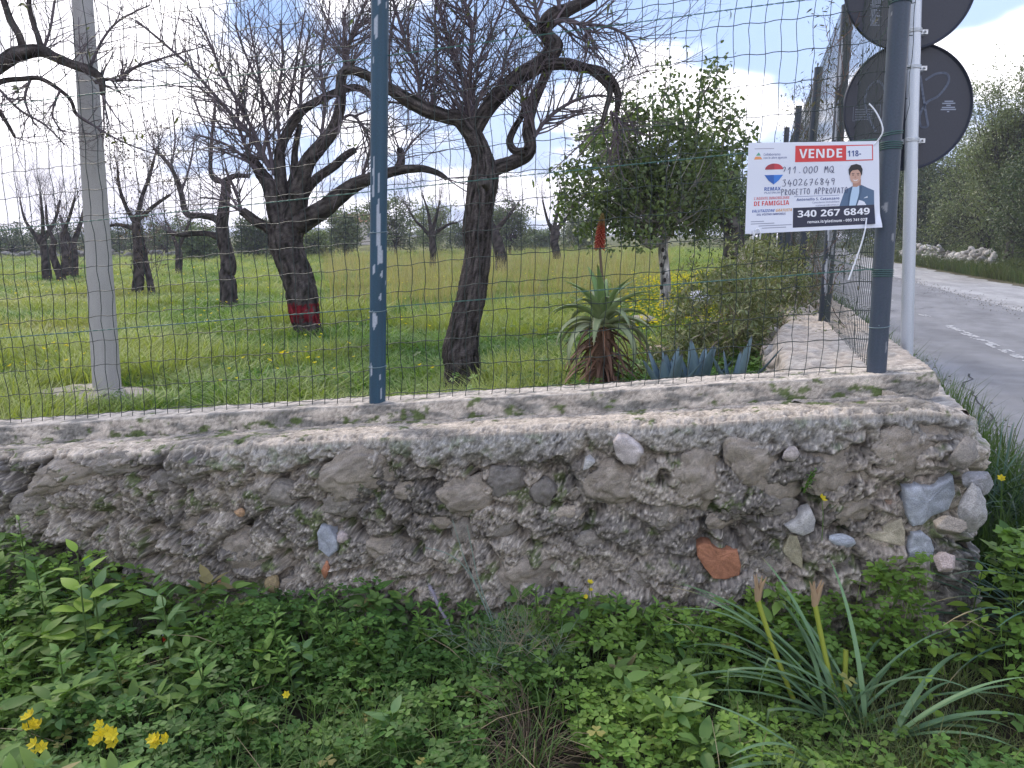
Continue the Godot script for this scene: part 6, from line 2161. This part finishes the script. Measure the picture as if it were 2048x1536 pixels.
	var ss := smooth(sp, PackedFloat32Array([0.0025, 0.004, 0.005, 0.0055, 0.005]), 6)
	for k in 160:
		var p: Vector3 = ss[0][rng.randi_range(4, ss[0].size() - 1)]
		var d := Vector3(rng.randf_range(-1, 1), rng.randf_range(-0.2, 1), rng.randf_range(-1, 1)).normalized()
		bar(m, p, p + d * rng.randf_range(0.006, 0.013), 0.0007, 3, Color(0.36, 0.33, 0.38), false)
	tube(m, ss[0], ss[1], 6, Color(0.30, 0.27, 0.32))
	part("stalk", m, M.straw, t)
	# yellow flowers standing among the weeds
	var fl := [[65, 1440, 0.016, 6, "cluster of small yellow flowers at the left edge of the verge"], [80, 1500, 0.018, 3, "yellow trumpet flowers low at the bottom left"], [215, 1478, 0.02, 4, "group of yellow sorrel flowers at the bottom left"], [316, 1485, 0.016, 4, "yellow flowers right of the bottom left group"], [188, 1483, 0.016, 1, "single yellow flower between the bottom left groups"], [200, 1450, 0.016, 1, "pale yellow flower above the bottom left group"], [573, 1390, 0.012, 1, "tiny yellow flower in the sorrel left of the middle"], [1180, 1165, 0.012, 1, "small yellow flower on a thin stem before the wall"], [1178, 1185, 0.009, 2, "pale drooping yellow buds under the small yellow flower"], [2002, 957, 0.014, 1, "yellow daisy beside the jutting rock at the wall end"], [1644, 997, 0.016, 1, "yellow daisy growing from a hole in the wall"]]
	for f in fl:
		var c: Vector3
		if f[0] == 2002: c = at(2002, 957, 2.55)
		elif f[0] == 1644: c = ray_front(1644, 997, 0.36)
		elif f[1] < 1200: c = ray_front(f[0], f[1], 0.45)
		else: c = hit(f[0], f[1], 0.20)
		t = thing("yellow_flower", f[4], "flower", c)
		for k in f[3]:
			var pm := MB.new()
			var o := c + Vector3(rng.randf_range(-0.02, 0.02), rng.randf_range(-0.02, 0.02), rng.randf_range(-0.01, 0.01)) * (1.0 if f[3] > 1 else 0.0)
			var bs := Basis(Vector3(rng.randf_range(-0.5, 0.5), 0, 1).normalized(), rng.randf_range(-0.7, 0.7)) * Basis(Vector3.RIGHT, rng.randf_range(0.2, 0.9))
			for j in 6:
				var a0 := TAU * j / 6.0
				var d0: Vector3 = bs * Vector3(cos(a0), 0.5, sin(a0))
				var e0: Vector3 = bs * Vector3(cos(a0 + 0.5), 0.35, sin(a0 + 0.5))
				var e1: Vector3 = bs * Vector3(cos(a0 - 0.5), 0.35, sin(a0 - 0.5))
				quad(pm, o, o + e1 * f[2] * 0.7, o + d0 * f[2], o + e0 * f[2] * 0.7, Color(0.74, 0.60, 0.03) * rng.randf_range(0.8, 1.1))
			part("petals", pm, M.petal, t)
			var stm := MB.new()
			var g := Vector3(o.x + rng.randf_range(-0.02, 0.02), o.y - 0.14, o.z + 0.01)
			tube(stm, PackedVector3Array([g, g.lerp(o, 0.6) + Vector3(0.004, 0, 0), o]), PackedFloat32Array([0.0016, 0.0014, 0.0012]), 5, Color(0.12, 0.2, 0.05))
			part("stem", stm, M.leaf, t)
	# sprig of green in a wall crack
	t = thing("wall_sprig", "little green sprig growing from a crack in the wall near its right end", "plant", ray_front(1612, 965, 0.31))
	var spl := leaf_mesh_col(0.018, 0.010, 0.1, 0.004, 3, 0.004, Color(0.10, 0.22, 0.03))
	for k in 3:
		leafy_stem(t, ray_front(1608 + k * 5, 985 - k * 12, 0.33), 0.045, Vector3(0.01, 0, 0.03), 12, spl, 0.9, Color(0.1, 0.2, 0.04), rng, 0.9)
	# litter
	var lp := hit(338, 1275, 0.10)
	t = thing("litter_packet", "crumpled red and white packet among the weeds at the wall foot", "litter", lp)
	var lm := MB.new()
	var lb := Basis(Vector3.UP, 0.5) * Basis(Vector3.RIGHT, -0.5)
	for r in 4:
		for k in 3:
			var v := []
			for q in [[0, 0], [1, 0], [1, 1], [0, 1]]:
				var i := k + float(q[0])
				var j := r + float(q[1])
				v.append(lp + lb * Vector3(i * 0.013 - 0.02, j * 0.015 - 0.035, 0.012 * sin(i * 2.3 + j * 1.9)))
			quad(lm, v[0], v[1], v[2], v[3], Color(0.5, 0.05, 0.02) if r < 3 and not (r == 1 and k == 1) else Color(0.6, 0.62, 0.68))
	part("wrapper", lm, M.plastic, t)

func make_garden() -> void:
	var rng := RandomNumberGenerator.new()
	rng.seed = 88
	# aloe with its flower
	var D := 4.5
	var base := at(1205, 800, D)
	var t := thing("aloe", "tall aloe with drooping toothed leaves and a red flower spike behind the wall", "plant", base)
	var hub := at(1205, 640, D)
	var sm := MB.new()
	bark_tube(sm, PackedVector3Array([base - Vector3(0, 0.1, 0), base.lerp(hub, 0.4), base.lerp(hub, 0.75), hub]), PackedFloat32Array([0.055, 0.06, 0.055, 0.04]), 14, Color(0.13, 0.08, 0.055), 0.12)
	part("stem", sm, M.bark, t)
	for k in 80:     # dead leaves hanging round the stem
		var a := k * 2.399
		var f := rng.randf_range(0.15, 1.0)
		var p := base.lerp(hub, f) + Vector3(cos(a), 0, sin(a)) * 0.05
		var q := rng.randf_range(0.6, 1.4)
		aloe_leaf(t, p, a, rng.randf_range(0.18, 0.36), rng.randf_range(0.018, 0.03), rng.randf_range(-0.6, 0.1), rng.randf_range(0.9, 1.5), Color(0.20 * q, 0.105 * q, 0.065 * q), false, "dead_leaf")
	for k in 30:     # living leaves, older ones lower and hanging
		var f := k / 29.0
		var a := k * 2.399
		var q := rng.randf_range(0.85, 1.15)
		var c := Color(0.29, 0.32, 0.175).lerp(Color(0.17, 0.27, 0.08), f)
		aloe_leaf(t, hub + Vector3(cos(a) * 0.03, lerpf(-0.05, 0.07, f), sin(a) * 0.03), a, lerpf(0.41, 0.28, f) * rng.randf_range(0.85, 1.1), lerpf(0.084, 0.062, f), lerpf(0.55, 1.4, f) + rng.randf_range(-0.15, 0.15), lerpf(2.5, 0.5, f) + rng.randf_range(-0.3, 0.3), Color(c.r * q, c.g * q, c.b * q), true, "leaf")
	var stalk := MB.new()
	var p0 := hub + Vector3(0, 0.05, 0)
	var p1 := at(1199, 490, D)
	tube(stalk, PackedVector3Array([p0, p0.lerp(p1, 0.5) + Vector3(0.006, 0, 0), p1]), PackedFloat32Array([0.011, 0.009, 0.008]), 8, Color(0.12, 0.085, 0.05))
	var stalk_o := part("flower_stalk", stalk, M.succulent, t)
	var fl := MB.new()
	var p2 := at(1205, 428, D)
	for k in 150:
		var f := k / 149.0
		var a := k * 2.399
		var c := p1.lerp(p2, f)
		var r := 0.032 * pow(1.0 - f, 0.7) + 0.006
		var d := Vector3(cos(a), lerpf(-0.9, 0.9, f), sin(a)).normalized()
		var col := Color(0.40, 0.085, 0.045).lerp(Color(0.27, 0.21, 0.09), smoothstep(0.45, 0.85, f))
		tube(fl, PackedVector3Array([c, c + d * r * 0.7, c + d * r * 1.15 - Vector3(0, 0.004 * (1.0 - f), 0)]), PackedFloat32Array([0.002, 0.0042, 0.0022]), 5, col)
	part("flower_spike", fl, M.petal, stalk_o).set_meta("label", "red flower spike with paler tip")
	# its offset
	var ob := at(1168, 785, 4.2)
	t = thing("young_aloe", "small reddish young aloe at the foot of the tall one", "plant", ob)
	for k in 12:
		aloe_leaf(t, ob, k * 2.399, rng.randf_range(0.10, 0.15), 0.020, rng.randf_range(0.7, 1.3), rng.randf_range(0.8, 1.8), Color(0.24, 0.13, 0.06), true, "leaf")
	# blue agaves close behind the kerb
	for s in [[1335, 795, 3.65, 0.30, 10, "blue grey agave with stiff pointed leaves behind the kerb"], [1468, 790, 3.6, 0.34, 6, "slim blue agave at the inner side of the wall corner"], [1392, 795, 3.75, 0.34, 9, "tall blue agave between the two others behind the kerb"]]:
		var ab := at(s[0], s[1], s[2])
		t = thing("agave", s[5], "plant", ab)
		for k in s[4]:
			var f: float = k / float(s[4])
			var q := rng.randf_range(0.8, 1.15)
			agave_leaf(t, ab, k * 2.399 + 0.4, s[3] * rng.randf_range(0.6, 0.98), 0.048 if s[4] > 7 else 0.032, lerpf(0.85, 1.5, f), Color(0.15 * q, 0.225 * q, 0.26 * q))
	# straggling olive shrub over the side wall
	var lf := mesh_of(leaf_shape(0.045, 0.012, 0.15, 0.006, 3))
	var shrubs := [
		[[1490, 680, 4.7], [1470, 600, 5.4], [1525, 560, 6.0], [1435, 650, 4.9], [1565, 530, 7.0], "straggly grey green shrub spilling over the side wall", 15],
	]
	for s in shrubs:
		var root := thing("straggly_shrub", s[5], "shrub", at(1500, 740, 4.4))
		var bm := MB.new()
		var tips := []
		var keep := twig_col
		twig_col = Color(0.16, 0.135, 0.10)
		for k in 120:
			var c: Array = s[rng.randi_range(0, 4)]
			var p := at(c[0] + rng.randf_range(-45, 45), c[1] + rng.randf_range(-40, 55), c[2] + rng.randf_range(-0.4, 0.4))
			shoot(bm, rng, p, Vector3(rng.randf_range(-0.9, 1.0), rng.randf_range(-0.5, 0.7), rng.randf_range(-0.7, 0.8)), rng.randf_range(0.25, 0.55), 0.004, 2, -0.25, 5, tips)
		twig_col = keep
		part("stems", bm, M.twig, root, Vector3.ZERO, "stuff")
		var xf := []
		var cols := PackedColorArray()
		for tp in tips:
			for k in 9:
				var tip: Vector3 = tp[0]
				var dd: Vector3 = tp[1]
				xf.append(Transform3D(rand_basis(rng, 1.2).scaled(Vector3.ONE * rng.randf_range(0.6, 1.2)), tip - dd * rng.randf_range(0.0, 0.12) + Vector3(rng.randfn(0, 0.012), rng.randfn(0, 0.012), rng.randfn(0, 0.012))))
				var q := rng.randf_range(0.65, 1.3)
				var c := Color(0.14, 0.18, 0.075).lerp(Color(0.25, 0.24, 0.11), rng.randf())
				cols.append(Color(c.r * q, c.g * q, c.b * q))
		scatter("foliage", lf, M.tree_leaf, root, xf, cols)
	# climbing vine along the side fence
	var vine := thing("fence_vine", "thin reddish vine threaded through the far side fence", "vine", along_side * 6.0 + out_side * 0.45)
	var vm := MB.new()
	var vt := []
	var keep2 := twig_col
	twig_col = Color(0.12, 0.075, 0.06)
	for k in 170:
		var a := rng.randf_range(1.2, 11.0)
		var p := along_side * (2.96 + a) + out_side * 0.46
		p.y = 1.05 + (1.85 - absf(rng.randfn(0.0, 0.35)) if rng.randf() < 0.55 else rng.randf_range(0.0, 0.9))
		shoot(vm, rng, p, along_side * rng.randf_range(-1, 1) + Vector3(0, rng.randf_range(-0.5, 0.5), 0) + out_side * rng.randf_range(-0.2, 0.2), rng.randf_range(0.2, 0.5), 0.003, 1, -0.1, 4, vt)
	twig_col = keep2
	part("stems", vm, M.twig, vine, Vector3.ZERO, "stuff")
	var vx := []
	var vc := PackedColorArray()
	for tp in vt:
		for k in 2:
			vx.append(Transform3D(rand_basis(rng, 1.3).scaled(Vector3.ONE * rng.randf_range(0.5, 1.0)), tp[0] + Vector3(rng.randfn(0, 0.02), rng.randfn(0, 0.02), rng.randfn(0, 0.02))))
			var q := rng.randf_range(0.6, 1.3)
			vc.append(Color(0.10 * q, 0.09 * q, 0.05 * q))
	scatter("foliage", lf, M.tree_leaf, vine, vx, vc)
	# green growth on the road side of the wall
	var gx := []
	var gc := PackedColorArray()
	var bl := tuft(12, 0.28, 0.10, 0.003, 61, 0.9)
	for k in 1500:
		var tt := 3.0 + 22.0 * pow(rng.randf(), 1.6)
		var s := rng.randf_range(0.80, 1.40)
		var p := along_side * tt + out_side * s
		p.y = ground_y(p.x, p.z) + 0.05
		var hh := rng.randf_range(0.6, 1.5)
		gx.append(Transform3D(Basis(Vector3.UP, rng.randf() * TAU).scaled(Vector3(1, hh * 1.3, 1)), p))
		var q := rng.randf_range(0.6, 1.2)
		gc.append(Color(0.085 * q, 0.15 * q, 0.04 * q))
	tag(scatter("roadside_grass", bl, M.grass, self, gx, gc), "rough green grass between side wall and road", "grass")
	gx = []
	gc = PackedColorArray()
	for k in 6500:
		var tt := 2.0 + 50.0 * pow(rng.randf(), 1.4)
		var s := 7.55 + absf(rng.randfn(0, 2.6))
		var p := along_side * tt + out_side * (s + bend(tt))
		p.y = ground_y(p.x, p.z)
		gx.append(Transform3D(Basis(Vector3.UP, rng.randf() * TAU).scaled(Vector3.ONE * rng.randf_range(0.8, 1.7) * (1.0 + tt * 0.02)), p))
		var q := rng.randf_range(0.6, 1.2)
		var c := Color(0.075, 0.13, 0.035).lerp(Color(0.20, 0.18, 0.09), rng.randf() * 0.6)
		gc.append(Color(c.r * q, c.g * q, c.b * q))
	tag(scatter("bank_grass", bl, M.grass, self, gx, gc), "grass on the bank across the road", "grass")
	# rocks inside the corner
	var rk := [[1392, 600, 8.0, 62, 34, Color(0.55, 0.55, 0.58), "pale rounded boulder in the yellow flowers"], [1445, 575, 8.4, 50, 50, Color(0.42, 0.36, 0.30), "brown boulder beside the pale one under the shrub"], [1500, 525, 9.5, 52, 60, Color(0.54, 0.45, 0.38), "pinkish rock standing at the end of the visible wall top"], [1318, 706, 5.6, 58, 30, Color(0.42, 0.33, 0.26), "low brown rock behind the agaves"], [1355, 696, 5.8, 40, 24, Color(0.46, 0.37, 0.30), "small brown rock right of the low one behind the agaves"], [1560, 575, 6.2, 40, 36, Color(0.46, 0.41, 0.36), "tan rock in the straggly shrub"], [1290, 640, 8.0, 50, 20, Color(0.40, 0.36, 0.28), "flat rock left of the pale stem"]]
	var sd := 200.0
	for r in rk:
		var p := at(r[0], r[1], r[2])
		var sz := Vector3(r[3], r[4], r[3]) / F * float(r[2]) * 0.55
		var o := part("boulder", blob(sz, sd, 0.16, 20, 28, r[5], 0.5), M.rock, self, p)
		tag(o, r[6], "rock")
		sd += 1.0
	# dry stone heap across the road: separate stones
	var heap := thing("stone_heap", "heap of pale dry stones on the bank across the road", "stone wall", at(1890, 525, 34.0))
	var sm5 := []
	for k in 4: sm5.append(blob(Vector3(1, 0.7, 0.8), 300.0 + k, 0.1, 8, 10, [Color(0.55, 0.52, 0.48), Color(0.48, 0.46, 0.43), Color(0.60, 0.57, 0.52), Color(0.42, 0.39, 0.35)][k], 0.8))
	for k in 290:
		var f := rng.randf()
		var px := lerpf(1800.0, 1990.0, f)
		var uu := (px - 1024.0) / F
		var d := 9.0 / (uu * 0.9564 - 0.287) * rng.randf_range(0.98, 1.05)
		var p := at(px, 520.0, d)
		var top := 0.95 + 0.25 * sin(f * 9.0) - 0.9 * absf(f - 0.45)
		p.y = ground_y(p.x, p.z) + top * pow(rng.randf(), 0.8)
		var o := part("stone", sm5[k % 4], M.rock, heap, p)
		o.scale = Vector3.ONE * rng.randf_range(0.10, 0.22)
		o.rotation = Vector3(rng.randf() * 6, rng.randf() * 6, rng.randf() * 6)
	# low dry stone wall along the far left edge of the field
	var lw := thing("field_wall", "low dry stone wall along the far left of the field", "stone wall", at(150, 520, 56.0))
	var dull := []
	for k in 2: dull.append(blob(Vector3(1, 0.7, 0.8), 320.0 + k, 0.1, 8, 10, [Color(0.24, 0.23, 0.21), Color(0.17, 0.165, 0.15)][k], 0.8))
	for k in 260:
		var px := lerpf(-20.0, 640.0, k / 260.0) + rng.randf_range(-4, 4)
		var p := at(px, 500, 57.0)
		p.y = ground_y(p.x, p.z) + rng.randf_range(0.0, 0.55)
		var o := part("stone", dull[k % 2], M.rock, lw, p)
		o.scale = Vector3(0.30, 0.20, 0.25) * rng.randf_range(0.7, 1.3)
		o.rotation.y = rng.randf() * 6.0

func aloe_leaf(root: Node3D, p: Vector3, a: float, L: float, w: float, rise: float, droop: float, col: Color, teeth: bool, called: String) -> void:
	var m := MB.new()
	var d := Vector3(cos(a), 0, sin(a))
	var side := Vector3(-d.z, 0, d.x)
	var pos := PackedVector3Array()
	var cc := PackedColorArray()
	var sp := PackedVector3Array()
	var ups := PackedVector3Array()
	var ang := rise
	var q := p
	var n := 12
	for k in n + 1:
		sp.append(q)
		ups.append(-d * sin(ang) + Vector3.UP * cos(ang))
		ang -= droop / n
		q += (d * cos(ang) + Vector3.UP * sin(ang)) * L / n
	# a closed, boat-shaped section
	var sec := [[-1.0, 0.25], [-0.5, -0.12], [0.0, -0.32], [0.5, -0.12], [1.0, 0.25], [0.5, 0.12], [0.0, 0.02], [-0.5, 0.12]]
	for k in n + 1:
		var f := k / float(n)
		var ww := w * 0.5 * (1.0 - pow(f, 1.5)) + 0.0012
		for s in sec:
			pos.append(sp[k] + side * ww * s[0] + ups[k] * ww * s[1] * 1.2)
			var tone := 1.0 + 0.25 * n2.get_noise_3d(p.x * 50.0 + f * 40.0, a * 9.0, s[0] * 5.0)
			cc.append(Color(col.r * tone, col.g * tone, col.b * tone).lerp(Color(0.3, 0.12, 0.06), smoothstep(0.9, 1.0, f) * 0.7))
	grid(m, pos, n + 1, 8, true, cc)
	if teeth:
		for k in range(1, n):
			var f := k / float(n)
			var ww := w * 0.5 * (1.0 - pow(f, 1.5))
			for s in [-1.0, 1.0]:
				var e: Vector3 = sp[k] + side * ww * float(s) + ups[k] * ww * 0.3
				var along := (sp[k + 1] - sp[k]) * 0.14
				tri(m, e - along, e + along, e + side * float(s) * 0.007 + along, Color(0.30, 0.30, 0.18))
	part(called, m, M.succulent, root)

func agave_leaf(root: Node3D, p: Vector3, a: float, L: float, w: float, rise: float, col: Color) -> void:
	var m := MB.new()
	var d := Vector3(cos(a), 0, sin(a))
	var side := Vector3(-d.z, 0, d.x)
	var dir := d * cos(rise) + Vector3.UP * sin(rise)
	var up := -d * sin(rise) + Vector3.UP * cos(rise)
	var pos := PackedVector3Array()
	var cc := PackedColorArray()
	var sec := [[-1.0, 0.45], [-0.5, 0.05], [0.0, -0.12], [0.5, 0.05], [1.0, 0.45], [0.5, 0.22], [0.0, 0.1], [-0.5, 0.22]]
	var n := 12
	for k in n + 1:
		var f := k / float(n)
		var ww := w * (0.55 + 0.45 * sin(minf(f * 2.6, PI * 0.5))) * pow(1.0 - f, 0.62) + 0.0008
		for s in sec:
			pos.append(p + d * 0.02 + dir * L * f + side * ww * s[0] + up * (ww * s[1] + 0.02 * f * f))
			var tone := 1.0 + 0.2 * n2.get_noise_3d(f * 20.0 + a * 9.0, s[0] * 4.0, L * 40.0)
			cc.append(Color(col.r * tone, col.g * tone, col.b * tone).lerp(Color(0.08, 0.05, 0.04), smoothstep(0.965, 1.0, f)))
	grid(m, pos, n + 1, 8, true, cc)
	part("leaf", m, M.succulent, root)

func make_far() -> void:
	# concrete pole on its footing
	var foot := hit(215, 800)
	var head := at_z(157, -120, foot.z)
	var t := thing("concrete_pole", "round tapered concrete utility pole standing in the field at the left", "utility pole", foot)
	var m := MB.new()
	var pos := PackedVector3Array()
	var cc := PackedColorArray()
	for k in 120:
		var f := k / 119.0
		var c := (foot - Vector3(0, 0.1, 0)).lerp(head, f)
		for s in 36:
			var th := TAU * s / 36.0
			var r := lerpf(0.092, 0.056, f) + 0.0012 * n2.get_noise_3d(cos(th) * 12.0, sin(th) * 12.0, f * 300.0)
			pos.append(c + Vector3(cos(th), 0, -sin(th)) * r)
			var tone := 1.0 + 0.12 * n2.get_noise_3d(cos(th) * 6.0, sin(th) * 6.0, f * 120.0) + 0.10 * n2.get_noise_3d(cos(th) * 22.0, sin(th) * 22.0, f * 30.0)
			cc.append(Color(0.40 * tone, 0.385 * tone, 0.37 * tone))
	grid(m, pos, 120, 36, true, cc)
	part("shaft", m, M.cement, t)
	part("footing", blob(Vector3(0.36, 0.05, 0.26), 401.0, 0.3, 14, 30, Color(0.38, 0.34, 0.29)), M.cement, t, foot + Vector3(-0.06, 0.05, 0.10))
	part("footing", blob(Vector3(0.16, 0.05, 0.12), 402.0, 0.3, 12, 20, Color(0.38, 0.34, 0.29)), M.cement, t, foot + Vector3(0.20, 0.03, 0.22))
	# low hills on the horizon
	for h in [[560.0, -520.0, 120.0, 15.0, 3], [760.0, -560.0, 480.0, 12.0, 8]]:
		var hm := MB.new()
		var hp := PackedVector3Array()
		var hc := PackedColorArray()
		for r in 5:
			for k in 140:
				var x := lerpf(h[1], h[2], k / 139.0)
				var e: float = sin(PI * k / 139.0)
				var y: float = r / 4.0 * (h[3] * (0.65 + 0.5 * n1.get_noise_2d(x * 0.12, h[4] * 40.0)) * e + 1.6 * n2.get_noise_2d(x * 1.2, h[4])) - 1.0
				hp.append(Vector3(x, y, -h[0] - r * 18.0))
				hc.append(Color(0.06, 0.08, 0.045))
		grid(hm, hp, 5, 140, false, hc)
		structure("hill", hm, M.soil)
	# far house between the trees
	var c := at(728, 486, 120.0)
	c.y = ground_y(c.x, c.z)
	t = thing("farmhouse", "small far cream house with a red tiled roof between field edge trees", "house", c)
	m = MB.new()
	box(m, Transform3D(Basis(), c + Vector3(0, 1.7, 0)), Vector3(6.0, 3.4, 5.0), Color(0.5, 0.46, 0.40))
	part("wall", m, M.cement, t)
	m = MB.new()
	var e := [c + Vector3(-3.3, 3.38, 2.8), c + Vector3(3.3, 3.38, 2.8), c + Vector3(3.3, 3.38, -2.8), c + Vector3(-3.3, 3.38, -2.8), c + Vector3(-3.3, 4.7, 0), c + Vector3(3.3, 4.7, 0)]
	quad(m, e[0], e[1], e[5], e[4], Color(0.36, 0.17, 0.11))
	quad(m, e[2], e[3], e[4], e[5], Color(0.36, 0.17, 0.11))
	tri(m, e[1], e[2], e[5], Color(0.36, 0.17, 0.11))
	tri(m, e[3], e[0], e[4], Color(0.36, 0.17, 0.11))
	part("roof", m, M.soil, t)
	for k in 2:
		m = MB.new()
		box(m, Transform3D(Basis(), c + Vector3(-1.5 + k * 3.0, 1.8, 2.52)), Vector3(0.9, 1.3, 0.08), Color(0.05, 0.06, 0.07))
		part("window", m, M.plastic, t)

func _ready() -> void:
	make_materials()
	make_light()
	make_ground()
	make_front_wall()
	make_side_wall()
	make_fences()
	make_notice()
	make_road_sign()
	make_far()
	make_trees()
	make_green_trees()
	make_field()
	make_garden()
	make_weeds()
